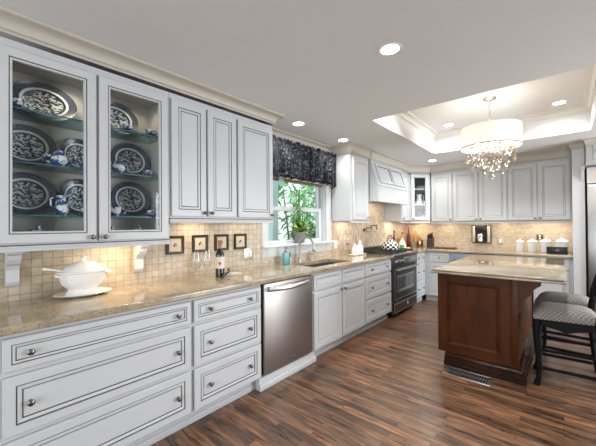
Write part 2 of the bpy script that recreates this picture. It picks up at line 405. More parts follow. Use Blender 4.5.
def tag(o, label, cat, group=None, kind=None):
    o['label'] = label; o['category'] = cat
    if group: o['group'] = group
    if kind: o['kind'] = kind
    return o
def thing(name, label, cat, loc=(0, 0, 0), rz=0.0, group=None):
    o = bpy.data.objects.new(name, None); COL.objects.link(o); o.empty_display_size = .05
    o.location = loc; o.rotation_euler = (0, 0, rz)
    return tag(o, label, cat, group)
def struct(name, mb, **kw):
    o = mb.build(name, **kw); o['kind'] = 'structure'; return o
def dup(root, loc, rz=None, label=None, group=None):
    r = root.copy(); COL.objects.link(r); r.location = loc
    if rz is not None: r.rotation_euler = (0, 0, rz)
    if label: r['label'] = label
    if group: r['group'] = group
    for ch in list(root.children):
        c = ch.copy(); COL.objects.link(c); c.parent = r
        for g in list(ch.children):
            d = g.copy(); COL.objects.link(d); d.parent = c
    return r
CYC = {}

# ================================================================== SETTING
YB = 6.25      # back wall
ZC = 2.44      # ceiling
X1, Y0 = 6.0, -3.0
fl = MB(); fl.box(-.02, X1, Y0, YB + .1, -.08, 0, FLOOR); struct('floor', fl, flat=True)
WY0, WY1, WZ0, WZ1 = 2.37, 3.47, 1.13, 2.12     # window opening
wl = MB()
for (a, b, z0, z1) in ((Y0, WY0, 0, 2.9), (WY1, YB + .1, 0, 2.9), (WY0, WY1, 0, WZ0), (WY0, WY1, WZ1, 2.9)):
    wl.box(-.16, 0, a, b, z0, z1, WALLP)
struct('wall_left', wl, flat=True)
wf = MB()      # the wall behind the camera, with a wide opening made for the rear fill light
for (a, b, z0, z1) in ((0, 1.0, 0, 2.9), (4.8, X1 + .12, 0, 2.9), (1.0, 4.8, 0, .28), (1.0, 4.8, 2.22, 2.9)): wf.box(a, b, Y0 - .12, Y0, z0, z1, WALLP)
struct('wall_front', wf, flat=True)
wr = MB()  # right wall, its opening placed to hold the side fill light
for (a, b, z0, z1) in ((Y0, 3.55, 0, 2.9), (5.75, YB + .1, 0, 2.9), (3.55, 5.75, 0, .28), (3.55, 5.75, 2.22, 2.9)): wr.box(X1, X1 + .12, a, b, z0, z1, WALLP)
struct('wall_right', wr, flat=True)
wb = MB(); wb.box(0, X1, YB, YB + .12, 0, 2.9, WALLP); struct('wall_back', wb, flat=True)
TX0, TX1, TY0, TY1, TZ = .99, 2.74, 2.945, 4.97, 2.74
ce = MB()
for (a, b, c, d) in ((0, X1, Y0, TY0), (0, X1, TY1, YB), (0, TX0, TY0, TY1), (TX1, X1, TY0, TY1)):
    ce.box(a, b, c, d, ZC, ZC + .06, CEIL)
struct('ceiling', ce, flat=True)
tr = MB()
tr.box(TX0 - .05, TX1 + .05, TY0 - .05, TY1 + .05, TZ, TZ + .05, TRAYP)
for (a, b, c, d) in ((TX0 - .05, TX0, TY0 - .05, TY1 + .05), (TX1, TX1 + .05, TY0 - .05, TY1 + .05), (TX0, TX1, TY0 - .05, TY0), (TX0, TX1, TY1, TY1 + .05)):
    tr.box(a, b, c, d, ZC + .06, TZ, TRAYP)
# lining of the ceiling edge
for (a, b, c, d) in ((TX0 - .004, TX0 + .001, TY0, TY1), (TX1 - .001, TX1 + .004, TY0, TY1), (TX0, TX1, TY0 - .004, TY0 + .001), (TX0, TX1, TY1 - .001, TY1 + .004)):
    tr.box(a, b, c, d, ZC + .0005, ZC + .0605, TRAYP)
struct('ceiling_tray', tr, flat=True)

def sweep(mb, path, prof, m, closed=False):
    # path: xy points, profile (out, z): out is to the right of travel
    n = len(path); offs = []
    for i in range(n):
        p = Vector(path[i])
        a = Vector(path[i - 1]) if (i > 0 or closed) else None
        b = Vector(path[(i + 1) % n]) if (i < n - 1 or closed) else None
        def nr(u, w): d = (w - u).normalized(); return Vector((d.y, -d.x))
        if a is None: k = nr(p, b)
        elif b is None: k = nr(a, p)
        else:
            n1, n2 = nr(a, p), nr(p, b); k = (n1 + n2); k = k / max(.2, k.dot(n1)) if k.length > 1e-6 else n1
        offs.append((p, k))
    v = []; q = len(prof)
    for p, k in offs:
        for (o, z) in prof: v.append((p.x + k.x * o, p.y + k.y * o, z))
    fs = []
    for i in range(n if closed else n - 1):
        j = (i + 1) % n
        for t in range(q - 1): fs.append((i * q + t, j * q + t, j * q + t + 1, i * q + t + 1))
    if not closed: fs += [tuple(range(q)), tuple((n - 1) * q + t for t in range(q - 1, -1, -1))]
    return mb.add(v, fs, m)
def cove(z0, z1, d, base=0.0):
    # a cove crown: small beads, then a big concave curve
    h = z1 - z0; pr = [(base, z0), (base + .008, z0), (base + .012, z0 + .008), (base + .008, z0 + .016), (base + .016, z0 + .018), (base + .018, z0 + .026)]
    for i in range(9):
        a = i / 8 * PI / 2
        pr.append((base + .018 + (d - .03) * (1 - math.cos(a)), z0 + .026 + (h - .046) * math.sin(a)))
    pr += [(base + d - .004, z1 - .018), (base + d, z1 - .014), (base + d, z1 - .001), (base - .02, z1 - .001)]
    return pr

# ------------------------------------------------------------------ backsplash
bs = MB()
bs.box(0, .012, -.6, WY0 - .09, .9, 1.39, TILE)
bs.box(0, .012, WY0 - .09, WY1 + .12, .9, 1.02, MOSAIC)
bs.box(0, .012, WY1 + .12, 4.15, .9, 1.39, SPLIT)
bs.box(0, .012, 4.15, 5.29, .9, 1.80, SPLIT)
bs.box(0, .012, 5.29, YB, .9, 1.39, MOSAIC)
bs.box(.012, 2.578, YB - .012, YB, .9, 1.39, MOSAIC)
struct('trim_backsplash', bs, flat=True)

# ------------------------------------------------------------------ window
wn = MB()
wn.box(0, .022, WY0 - .09, WY0, 1.0, 2.24, WTRIM, .004); wn.box(0, .022, WY1, WY1 + .115, 1.0, 2.24, WTRIM, .004)
wn.box(0, .024, WY0, WY1, WZ1, 2.24, WTRIM, .004)
wn.box(0, .018, WY0, WY1, 1.0, WZ0 - .02, WTRIM, .003)
wn.box(-.16, .0, WY0 - .0005, WY0 + .012, WZ0, WZ1, WTRIM); wn.box(-.16, 0, WY1 - .012, WY1 + .0005, WZ0, WZ1, WTRIM); wn.box(-.16, 0, WY0, WY1, WZ1 - .012, WZ1 + .0005, WTRIM)
win = struct('window_1', wn)
si = MB(); si.box(-.16, -.0005, WY0 + .0125, WY1 - .0125, WZ0 + .0005, WZ0 + .004, WTRIM); si.box(.0, .07, WY0 - .10, WY1 + .125, WZ0 - .022, WZ0 + .004, WTRIM, .004)
si.build('window_sill', win)
def sash(z0, z1, x, name, rail_t, rail_b):
    a, b = WY0 + .012, WY1 - .012
    f = MB(); t = .035
    f.box(x, x + t, a, a + .055, z0, z1, WTRIM, .004); f.box(x, x + t, b - .055, b, z0, z1, WTRIM, .004)
    f.box(x, x + t, a + .055, b - .055, z0, z0 + rail_b, WTRIM, .004); f.box(x, x + t, a + .055, b - .055, z1 - rail_t, z1, WTRIM, .004)
    o = f.build(name, win)
    g = MB(); g.box(x + .014, x + .02, a + .055, b - .055, z0 + rail_b, z1 - rail_t, PANE); g.build('pane', o, flat=True)
sash(1.545, WZ1 - .012, -.125, 'upper_sash', .05, .035)
sash(WZ0 + .004, 1.58, -.088, 'lower_sash', .055, .04)

# ------------------------------------------------------------------ crown and soffit trim
UX, UYB = .33, 5.94       # upper cabinet face planes
cr = MB()
pathL = [(UX, -.6), (UX, 2.155), (0, 2.155)]
sweep(cr, [(p[0], p[1]) for p in pathL], cove(2.350, ZC, .085), CREAM)
struct('trim_1', cr)
c2 = MB(); sweep(c2, [(0, 2.16), (0, 3.61)], cove(2.355, ZC, .06), CREAM); struct('trim_2', c2)
c3 = MB(); sweep(c3, [(0, 3.612), (UX, 3.612), (UX, 4.13)], cove(2.32, ZC, .075), CREAM); struct('trim_3', c3)
c4 = MB(); sweep(c4, [(.0, 4.145), (.345, 4.145), (.345, 5.29), (UX, 5.30), (UX, 5.655), (.615, UYB), (2.578, UYB)], cove(2.305, ZC, .085), CREAM); struct('trim_4', c4)
TRAYC = mat('tray_crown_paint', (.80, .78, .73), .6)
c5 = MB(); sweep(c5, [(TX0, TY0), (TX0, TY1), (TX1, TY1), (TX1, TY0)], cove(2.652, TZ, .075), TRAYC, closed=True); struct('trim_5', c5)
c6 = MB(); sweep(c6, [(2.578, UYB), (2.578, 5.59), (2.72, 5.59), (2.72, 5.44), (3.74, 5.44)], cove(2.35, ZC, .05), CREAM); struct('trim_6', c6)

# ================================================================== CABINETS
FT = .02
def front_rings(style, s=1.0):
    if style == 'drawer':
        return [(0, -.001, GLAZE), (0, -.004, GLAZE), (0, -.0165, WHITE), (.0035, -FT, WHITE), (.044 * s, -FT, WHITE), (.0455 * s, -.016, GLAZE), (.0495 * s, -.016, GLAZE), (.052 * s, -.0205, WHITE), (.060 * s, -.0205, WHITE), (.066 * s, -.017, WHITE), (.0675 * s, -.0135, GLAZE), (.0710 * s, -.0135, GLAZE), (.0735 * s, -.0165, WHITE)]
    if style == 'soft':
        return [(0, -.001, GLAZE), (0, -.003, GLAZE), (0, -.0165, WHITE), (.0035, -FT, WHITE), (.050 * s, -FT, WHITE), (.0515 * s, -.0155, WHITE), (.0540 * s, -.0155, GLAZE), (.057 * s, -.0185, WHITE), (.066 * s, -.0155, WHITE), (.072 * s, -.0125, WHITE), (.0745 * s, -.0125, GLAZE), (.0785 * s, -.0155, WHITE)]
    return [(0, -.001, GLAZE), (0, -.004, GLAZE), (0, -.0165, WHITE), (.0035, -FT, WHITE), (.050 * s, -FT, WHITE), (.0515 * s, -.016, GLAZE), (.0550 * s, -.016, GLAZE), (.058 * s, -.0195, WHITE), (.066 * s, -.0195, WHITE), (.072 * s, -.015, WHITE), (.0735 * s, -.0125, GLAZE), (.0765 * s, -.0125, GLAZE), (.080 * s, -.0155, WHITE)]
def knob_mesh():
    k = MB(); k.lathe([(.009, 0), (.009, .002), (.0055, .004), (.0055, .014), (.010, .017), (.0150, .021), (.0150, .026), (.010, .030), (1e-6, .031)], PEWTER, n=16, ax='y'); return k
_kn = [None]
def knob(parent, x, y, z):
    if _kn[0] is None:
        o = knob_mesh().build('knob', parent, (x, y, z)); _kn[0] = o
    else:
        o = _kn[0].copy(); COL.objects.link(o); o.parent = parent; o.location = (x, y, z)
    return o
def cab(name, label, cat, loc, rz, w, z0, z1, d, fronts, toe=None, rail=None, group=None, hollow=False, style='door', open_top=False):
    """local frame: x along the run, -y out of the face, body behind y = 0"""
    t = thing(name, label, cat, loc, rz, group)
    b = MB()
    if open_top:
        b.box(0, w, 0, .02, z0, z1, WHITE); b.box(0, .018, .02, d, z0, z1, WHITE); b.box(w - .018, w, .02, d, z0, z1, WHITE); b.box(.018, w - .018, d - .012, d, z0, z1, WHITE); b.box(.018, w - .018, .02, d - .012, z0, z0 + .018, WHITE)
    elif not hollow:
        b.box(0, w, 0, d, z0, z1, WHITE)
    else:
        b.box(0, .018, .02, d, z0, z1, INNER); b.box(w - .018, w, .02, d, z0, z1, INNER); b.box(.018, w - .018, d - .012, d, z0, z1, INNER)
        b.box(.018, w - .018, .02, d - .012, z0, z0 + .02, INNER); b.box(.018, w - .018, .02, d - .012, z1 - .05, z1, INNER)
        for (a, c) in hollow['stiles']: b.box(a, c, 0, .02, z0 + hollow.get('low', .05), z1 - hollow.get('top', .09), WHITE)
        b.box(0, w, 0, .0199, z0, z0 + hollow.get('low', .05), WHITE); b.box(0, w, 0, .0199, z1 - hollow.get('top', .09), z1, WHITE)
    b.build('body', t, flat=True)
    if toe:
        k = MB(); k.box(0, w, toe[0], d, 0, z0, WHITE); k.box(0, w, toe[0] - .01, toe[0], 0, .045, WHITE, .003); k.build('toe_kick', t)
    if rail:
        r = MB(); r.box(0, w, -.004, .022, z0 - rail, z0, WHITE); r.box(0, w, -.016, .020, z0 - rail, z0 - rail + .012, WHITE, .003); r.box(0, w, -.012, -.004, z0 - .013, z0 - .004, WHITE, .003); r.box(0, w, -.0045, -.0005, z0 - .004, z0 + .002, GLAZE); r.build('light_rail', t)
    for f in fronts:
        x0, x1, a, c = f['r']; typ = f['t']
        p = MB()
        if typ == 'glass':
            g = f.get('inset', .064); gi = g - .016
            p.rings(x0, x1, a, c, [(0, -.001, GLAZE), (0, -.004, GLAZE), (0, -.0165, WHITE), (.0035, -FT, WHITE), (gi, -FT, WHITE), (gi + .001, -.016, GLAZE), (gi + .0045, -.016, GLAZE), (gi + .006, -.019, WHITE), (g - .003, -.019, WHITE), (g, -.012, WHITE), (g, -.0005, WHITE), (0, -.001, WHITE)], hole=True)
            o = p.build('door', t)
            q = MB(); q.box(x0 + g, x1 - g, -.009, -.005, a + g, c - g, PANE); q.build('glass_pane', o, flat=True)
        else:
            st = f.get('s') or ('drawer' if typ == 'drawer' else style)
            sc = min(1.0, f.get('k', 1.0))
            p.rings(x0, x1, a, c, front_rings(st, sc)); o = p.build('door' if typ == 'door' else typ, t, angle=20)
        for (kx, kz) in f.get('kn', ()): knob(o, kx, -FT if typ == 'glass' else (-.0165 if typ in ('drawer', 'drawer_front') else -FT), kz)
    return t
RL = PI / 2       # rotation of the left run: local x -> world +y, local -y -> world +x
BX = .60          # base face-frame plane of the left run (fronts stand .02 proud)
def drawers3(y0, w, kn, lo=.105):
    out = []; a, b = .012, w - .012
    for (z0, z1, k) in ((.703, .852, .66), (.412, .678, 1.0), (.118, .388, 1.0)):
        zk = (z0 + z1) / 2
        out.append(dict(t='drawer', r=(a, b, z0, z1), k=k, kn=[(q, zk) for q in kn]))
    return out
ZB0, ZB1 = .105, .875
# left base run
def base(name, label, y0, y1, fronts, cat='cabinet', toe=.057, group=None, style='soft', open_top=False):
    return cab(name, label, cat, (BX, y0, 0), RL, y1 - y0, ZB0, ZB1, BX - .001, fronts, toe=(toe,), group=group, style=style, open_top=open_top)
base('drawer_cabinet', 'widest white drawer base with three glazed drawers nearest the camera, below the white tureen', .168, 1.100, drawers3(0, .932, (.107, .827)))
base('drawer_cabinet', 'white three drawer base cabinet immediately left of the dishwasher', 1.101, 1.722, drawers3(0, .621, (.13, .49)))
w = 3.452 - 2.398
base('sink_cabinet', 'white sink base cabinet with two doors right of the dishwasher', 2.398, 3.452,
     [dict(t='drawer_front', r=(.018, .515, .702, .852), k=.66, s='soft'), dict(t='drawer_front', r=(.540, w - .018, .702, .852), k=.66, s='soft'),
      dict(t='door', r=(.018, .515, .112, .676), kn=[(.490, .645)]), dict(t='door', r=(.540, w - .018, .112, .676), kn=[(.565, .645)])], open_top=True)
w = .748
def softdr(w, kn):
    r = drawers3(0, w, kn)
    for f in r: f['s'] = 'soft'
    return r
base('drawer_cabinet', 'white three drawer base cabinet between the sink cabinet and the range', 3.453, 4.212, softdr(.759, (.16, .60)))
base('drawer_cabinet', 'narrow white three drawer base cabinet in the corner right of the range', 5.178, 5.645, softdr(.43, (.10, .32)))
# back base run (faces -y)
BY = 5.65
def bbase(name, label, x0, x1, fronts, d=.599, style='soft'):
    return cab(name, label, 'cabinet', (x0, BY, 0), 0, x1 - x0, ZB0, ZB1, d, fronts, toe=(.057,), style=style)
bbase('corner_cabinet', 'white corner base cabinet with one drawer left of the wine cooler', .602, 1.025,
      [dict(t='drawer', r=(.085, .408, .702, .852), k=.66, s='soft', kn=[(.25, .777)]), dict(t='door', r=(.085, .408, .112, .676), kn=[(.36, .645)])])
bbase('base_cabinet', 'white base cabinet behind the island right of the wine cooler', 1.652, 2.100,
      [dict(t='drawer', r=(.015, .433, .702, .852), k=.66, s='soft', kn=[(.22, .777)]), dict(t='door', r=(.015, .433, .112, .676), kn=[(.06, .645)])])
bbase('base_cabinet', 'white base cabinet beside the tall fridge panel', 2.101, 2.576,
      [dict(t='drawer', r=(.015, .437, .702, .852), k=.66, s='soft', kn=[(.22, .777)]), dict(t='door', r=(.015, .437, .112, .676), kn=[(.39, .645)])])

# uppers, left run
GZ0 = 1.255
gc = cab('display_cabinet', 'white glass door wall cabinet displaying blue and white china', 'cabinet', (UX - FT, .165, 0), RL, .93, GZ0, 2.335, UX - FT - .0135,
         [dict(t='glass', r=(.018, .462, 1.265, 2.29), inset=.064, kn=[(.437, 1.289)]), dict(t='glass', r=(.478, .915, 1.265, 2.29), inset=.064, kn=[(.504, 1.289)])],
         rail=.034, hollow={'stiles': [(0, .04), (.450, .49), (.89, .93)], 'low': .05, 'top': .085})
for z in (2.003, 1.710, 1.420):
    s = MB(); s.box(.019, .911, .045, .283, z - .008, z, SHELFG); s.box(.019, .911, .0435, .0452, z - .008, z, SHELFE); s.build('glass_shelf', gc, flat=True)
for xc in (.112, .821):
    k = MB(); cx = xc
    pr = [(.283, 1.01), (.262, 1.01), (.250, 1.03), (.250, 1.10), (.235, 1.125), (.205, 1.14), (.185, 1.165), (.178, 1.19), (.15, 1.20), (.145, 1.221), (.283, 1.221)]
    k.prism(pr, 'x', cx - .03, cx + .03, WHITE); k.box(cx - .038, cx + .038, .15, .283, 1.205, 1.221, WHITE); k.build('corbel', gc, flat=True)
uc = cab('upper_cabinet', 'white two door wall cabinet between the china cabinet and the single door', 'cabinet', (UX - FT, 1.097, 0), RL, .608, 1.41, 2.335, UX - FT - .0135,
         [dict(t='door', r=(.012, .298, 1.425, 2.29), kn=[(.277, 1.455)]), dict(t='door', r=(.315, .598, 1.425, 2.29), kn=[(.340, 1.455)])], rail=.034)
cab('upper_cabinet', 'white single door wall cabinet next to the window, left of it', 'cabinet', (UX - FT, 1.706, 0), RL, .447, 1.41, 2.335, UX - FT - .0135,
    [dict(t='door', r=(.012, .435, 1.425, 2.29), kn=[(.410, 1.455)])], rail=.034)
cab('upper_cabinet', 'white single door wall cabinet between the window and the range hood', 'cabinet', (UX - FT, 3.616, 0), RL, .515, 1.41, 2.335, UX - FT - .0135,
    [dict(t='door', r=(.06, .485, 1.425, 2.28), kn=[(.43, 1.455)])], rail=.03, style='soft')
cab('upper_cabinet', 'narrow white wall cabinet tucked behind the right end of the range hood', 'cabinet', (UX - FT, 5.295, 0), RL, .358, 1.41, 2.335, UX - FT - .0135,
    [dict(t='door', r=(.012, .345, 1.425, 2.28), kn=[(.06, 1.455)])], rail=.03, style='soft')
# diagonal corner glass cabinet: face from (.33,5.66) to (.61,5.94)
wd = math.hypot(.28, .28)
t = thing('corner_display_cabinet', 'white diagonal corner wall cabinet with one glass door', 'cabinet', (.33, 5.66, 0), PI / 4)
b = MB()
def loc2(x, y):   # world xy -> this cabinet's local frame
    dx, dy = x - .33, y - 5.66; c = math.cos(PI / 4); return (dx * c + dy * c, -dx * c + dy * c)
corner = [(.33, 5.66), (.61, 5.94), (.61, YB - .0135), (.0135, YB - .0135), (.0135, 5.66)]
lc = [loc2(*p) for p in corner]
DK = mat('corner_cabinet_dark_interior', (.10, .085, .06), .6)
for i in range(1, 5):
    p, q = Vector(lc[i]), Vector(lc[(i + 1) % 5]); 
    d = (q - p).normalized(); nrm = Vector((-d.y, d.x)) * .015
    b.prism([tuple(p), tuple(q), tuple(q + nrm), tuple(p + nrm)], 'z', 1.41, 2.335, WHITE)
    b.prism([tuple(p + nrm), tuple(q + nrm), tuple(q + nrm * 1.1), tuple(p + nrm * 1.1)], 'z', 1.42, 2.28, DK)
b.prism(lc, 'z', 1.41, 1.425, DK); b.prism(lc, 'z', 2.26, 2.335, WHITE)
b.box(0, .05, 0, .02, 1.41, 2.335, WHITE); b.box(wd - .05, wd, 0, .02, 1.41, 2.335, WHITE); b.box(.05, wd - .05, 0, .02, 1.41, 1.44, WHITE); b.box(.05, wd - .05, 0, .02, 2.26, 2.335, WHITE)
b.build('body', t, flat=True, recalc=True)
r = MB(); r.box(.0, wd, -.004, .02, 1.38, 1.41, WHITE); r.build('light_rail', t)
p = MB(); p.rings(.03, wd - .03, 1.425, 2.28, [(0, -.001, GLAZE), (0, -.0165, WHITE), (.0035, -FT, WHITE), (.062, -FT, WHITE), (.066, -.012, WHITE), (.066, -.0005, WHITE), (0, -.001, WHITE)], hole=True)
dr = p.build('door', t); q = MB(); q.box(.096, wd - .096, -.009, -.006, 1.491, 2.214, PANE); q.build('glass_pane', dr, flat=True); knob(dr, .06, -FT, 1.455)
for z in (2.02, 1.73):
    s = MB(); s.prism([(.05, .03), (wd - .05, .03), (wd - .02, .22), (.02, .22)], 'z', z - .018, z, WHITE); s.build('shelf', t, flat=True)
# back uppers
def bup(label, x0, x1, fronts):
    return cab('upper_cabinet', label, 'cabinet', (x0, UYB + FT, 0), 0, x1 - x0, 1.395, 2.335, YB - UYB - FT - .0135, fronts, rail=.03, style='soft')
bup('white single door wall cabinet on the back wall, right of the corner glass cabinet', .625, .996, [dict(t='door', r=(.010, .358, 1.408, 2.262), kn=[(.333, 1.437)])])
bup('white two door wall cabinet on the back wall, above the coffee maker', .997, 1.806, [dict(t='door', r=(.010, .390, 1.408, 2.262), kn=[(.362, 1.437)]), dict(t='door', r=(.408, .797, 1.408, 2.262), kn=[(.434, 1.437)])])
bup('white two door wall cabinet on the back wall, above the white canisters', 1.807, 2.576, [dict(t='door', r=(.010, .372, 1.408, 2.262), kn=[(.345, 1.437)]), dict(t='door', r=(.388, .752, 1.408, 2.262), kn=[(.414, 1.437)])])

# ------------------------------------------------------------------ range hood
t = thing('range_hood', 'white wooden range hood with slanted panelled front above the range', 'range hood', (0.0135, 4.15, 0), RL)
# local: x along run, world x = .0135 - y
hw = 1.125
def HX(xw): return .0135 - xw
h = MB()
prof = [(HX(.0135), 2.335), (HX(.34), 2.335), (HX(.345), 2.29), (HX(.455), 1.935), (HX(.455), 1.70), (HX(.425), 1.70), (HX(.425), 1.76), (HX(.03), 1.76), (HX(.0135), 1.76)]
h.prism(prof, 'x', .02, hw - .02, WHITE)
h.box(0.0, .02, HX(.345), HX(.0135), 1.69, 2.335, WHITE); 
h.prism([(HX(.0135), 1.70), (HX(.455), 1.70), (HX(.455), 1.935), (HX(.345), 2.29), (HX(.0135), 2.29)], 'x', -.0005, .021, WHITE); h.prism([(HX(.0135), 1.70), (HX(.455), 1.70), (HX(.455), 1.935), (HX(.345), 2.29), (HX(.0135), 2.29)], 'x', hw - .021, hw + .0005, WHITE)
h.box(0, hw, HX(.468), HX(.40), 1.925, 1.943, WHITE, .004); h.box(-.003, hw + .003, HX(.462), HX(.40), 1.690, 1.706, WHITE, .004)
h.build('hood_body', t, flat=True, recalc=True)
# slanted raised panels
ang = math.atan2(.11, .355); base_m = Matrix.Translation((0, HX(.456), 1.952)) @ Matrix.Rotation(-ang, 4, 'X')
for (a, c) in ((.09, .545), (.58, 1.035)):
    p = MB(); p.rings(a, c, .025, .325, [(0, .0, WHITE), (0, -.010, WHITE), (.004, -.014, WHITE), (.035, -.014, WHITE), (.037, -.006, GLAZE), (.041, -.006, GLAZE), (.070, -.012, WHITE)])
    p.v = [tuple(base_m @ Vector(v)) for v in p.v]; p.build('hood_panel', t, angle=20)
p = MB(); p.box(.06, hw - .06, HX(.40), HX(.06), 1.742, 1.7595, STEEL); p.build('hood_liner', t, flat=True)

# ------------------------------------------------------------------ countertops
CT0, CT1 = .875, .914
def slab(name, label, outline, hole=None, cat='countertop', edge=.012):
    """flat stone slab with an eased edge and an optional rectangular hole"""
    bm = bmesh.new(); 
    vs = [bm.verts.new((x, y, CT0)) for x, y in outline]; f = bm.faces.new(vs)
    r = bmesh.ops.extrude_face_region(bm, geom=[f]); bmesh.ops.translate(bm, verts=[g for g in r['geom'] if isinstance(g, bmesh.types.BMVert)], vec=(0, 0, CT1 - CT0))
    bmesh.ops.recalc_face_normals(bm, faces=bm.faces[:])
    ed = [e for e in bm.edges if abs(e.verts[0].co.z - e.verts[1].co.z) < 1e-6]
    bmesh.ops.bevel(bm, geom=ed, offset=edge * .8, segments=3, profile=.6, affect='EDGES')
    me = bpy.data.meshes.new(name); bm.to_mesh(me); bm.free(); me.materials.append(GRAN)
    me.shade_smooth(); me.set_sharp_from_angle(angle=math.radians(50))
    o = bpy.data.objects.new(name, me); COL.objects.link(o)
    if hole:
        cu = MB(); cu.box(*hole, .7, 1.1, GRAN); c = cu.build('cutter', flat=True)
        md = o.modifiers.new('hole', 'BOOLEAN'); md.operation = 'DIFFERENCE'; md.object = c; md.solver = 'EXACT'
        dg = bpy.context.evaluated_depsgraph_get(); ne = bpy.data.meshes.new_from_object(o.evaluated_get(dg)); o.modifiers.clear(); o.data = ne
        bpy.data.objects.remove(c)
    return tag(o, label, cat)
slab('countertop', 'long golden granite countertop with the sink along the left wall', [(.0125, -.35), (.645, -.35), (.645, 4.215), (.0125, 4.215)], hole=(.165, .520, 2.555, 3.285))
slab('countertop', 'golden granite countertop turning the corner and running along the back wall', [(.0125, 5.175), (.645, 5.175), (.645, 5.605), (2.577, 5.605), (2.577, YB - .0125), (.0125, YB - .0125)])

# sink
t = thing('kitchen_sink', 'dark undermount sink set in the granite below the window', 'sink', (.3425, 2.92, .8745))
s = MB()
hx, hy, dp = .190, .378, .21
def rr(x, y, r, z, n=5):
    o = []
    for (cx, cy, a0) in ((x - r, y - r, 0), (-x + r, y - r, PI / 2), (-x + r, -y + r, PI), (x - r, -y + r, 3 * PI / 2)):
        for i in range(n): a = a0 + PI / 2 * i / (n - 1); o.append((cx + r * math.cos(a), cy + r * math.sin(a), z))
    return o
loops = [rr(hx, hy, .03, 0), rr(hx - .012, hy - .012, .03, 0), rr(hx - .016, hy - .016, .03, -.01), rr(hx - .022, hy - .022, .04, -dp + .03), rr(hx - .045, hy - .045, .05, -dp)]
for l in range(len(loops) - 1):
    n = len(loops[l]); s.add(loops[l] + loops[l + 1], [(i, (i + 1) % n, n + (i + 1) % n, n + i) for i in range(n)], SINKM)
s.add(loops[-1], [tuple(range(len(loops[-1])))], SINKM)
s.build('basin', t, recalc=True); d = MB(); d.lathe([(.045, -dp + .0005), (.045, -dp + .003), (.03, -dp + .002), (1e-5, -dp + .002)], STEEL, n=20); d.build('drain', t)

# faucet
t = thing('faucet', 'tall gooseneck nickel faucet behind the sink', 'faucet', (.075, 2.84, CT1))
f = MB(); f.lathe([(.028, 0), (.028, .008), (.02, .014), (.018, .05), (.016, .055)], NICKEL, n=16); f.build('base', t)
f = MB(); pts = [(0, 0, .05), (0, 0, .19)] + [(.105 - .105 * math.cos(a), 0, .19 + .105 * math.sin(a)) for a in [PI * i / 12 for i in range(1, 12)]] + [(.21, 0, .18), (.212, 0, .155)]
f.tube(pts, .0115, NICKEL, 12); f.build('spout', t)
f = MB(); f.lathe([(.015, .125), (.017, .13), (.017, .16), (.012, .165)], NICKEL, c=(.212, 0, 0), n=14); f.build('spray_head', t)
t = thing('soap_dispenser', 'small nickel side sprayer standing right of the gooseneck faucet', 'sprayer', (.06, 3.09, CT1))
f = MB(); f.lathe([(.022, 0), (.022, .006), (.013, .012), (.011, .06), (.017, .065), (.019, .085), (.015, .11), (.006, .114)], NICKEL, n=16); f.build('body', t)
f = MB(); f.tube([(0, 0, .10), (.03, 0, .112), (.05, 0, .105)], .007, NICKEL); f.build('nozzle', t)
t = thing('soap_bottle', 'teal liquid soap pump bottle left of the faucet', 'soap bottle', (.11, 2.55, CT1))
f = MB(); f.box(-.03, .03, -.04, .04, 0, .13, TEAL, .012, 3); f.build('bottle', t)
f = MB(); f.lathe([(.018, .128), (.018, .15), (.006, .152), (.006, .178), (.013, .18), (.013, .192), (.004, .194)], PEWTER, n=14); f.tube([(0, 0, .186), (.035, 0, .183), (.042, 0, .175)], .005, PEWTER); f.build('pump', t)
t = thing('dish_brush', 'slim dark dish brush standing just right of the teal soap', 'brush', (.085, 2.65, CT1))
f = MB(); f.lathe([(.019, 0), (.019, .07), (.017, .075), (.012, .07), (.012, .03)], NICKEL, n=14); f.build('holder', t)
f = MB(); f.tube([(0, 0, .02), (0, 0, .10), (.002, 0, .125)], [.008, .006, .008], BLACKM); f.build('handle', t)

# ------------------------------------------------------------------ dishwasher
t = thing('dishwasher', 'brown stainless dishwasher with bowed bar handle', 'dishwasher', (BX, 1.724, 0), RL)
b = MB(); b.box(.002, .672, .0, .58, .12, .872, BLACK); b.build('body', t, flat=True)
b = MB(); b.box(.014, .650, -.028, -.0005, .125, .866, DWSTEEL, .006); b.build('door', t)
DWH = mat('satin_handle_steel', (.66, .65, .64), .28, 1.0)
b = MB()
hp = [(.045 + .515 * i / 14, -.045 - .055 * math.sin(PI * i / 14), .822) for i in range(15)]
b.tube(hp, .021, DWH, 12); b.tube([(.062, -.027, .822), (.062, -.056, .822)], .012, CHROME); b.tube([(.545, -.027, .822), (.545, -.056, .822)], .012, CHROME); b.build('handle', t)
b = MB(); b.box(.305, .395, -.0295, -.0275, .165, .176, CHROME); b.build('badge', t, flat=True)
b = MB(); b.box(-.025, .715, -.004, .044, .0, .100, WHITE, .004); b.box(-.03, .72, -.022, -.0045, 0, .055, WHITE, .006); b.build('toe_kick', t)

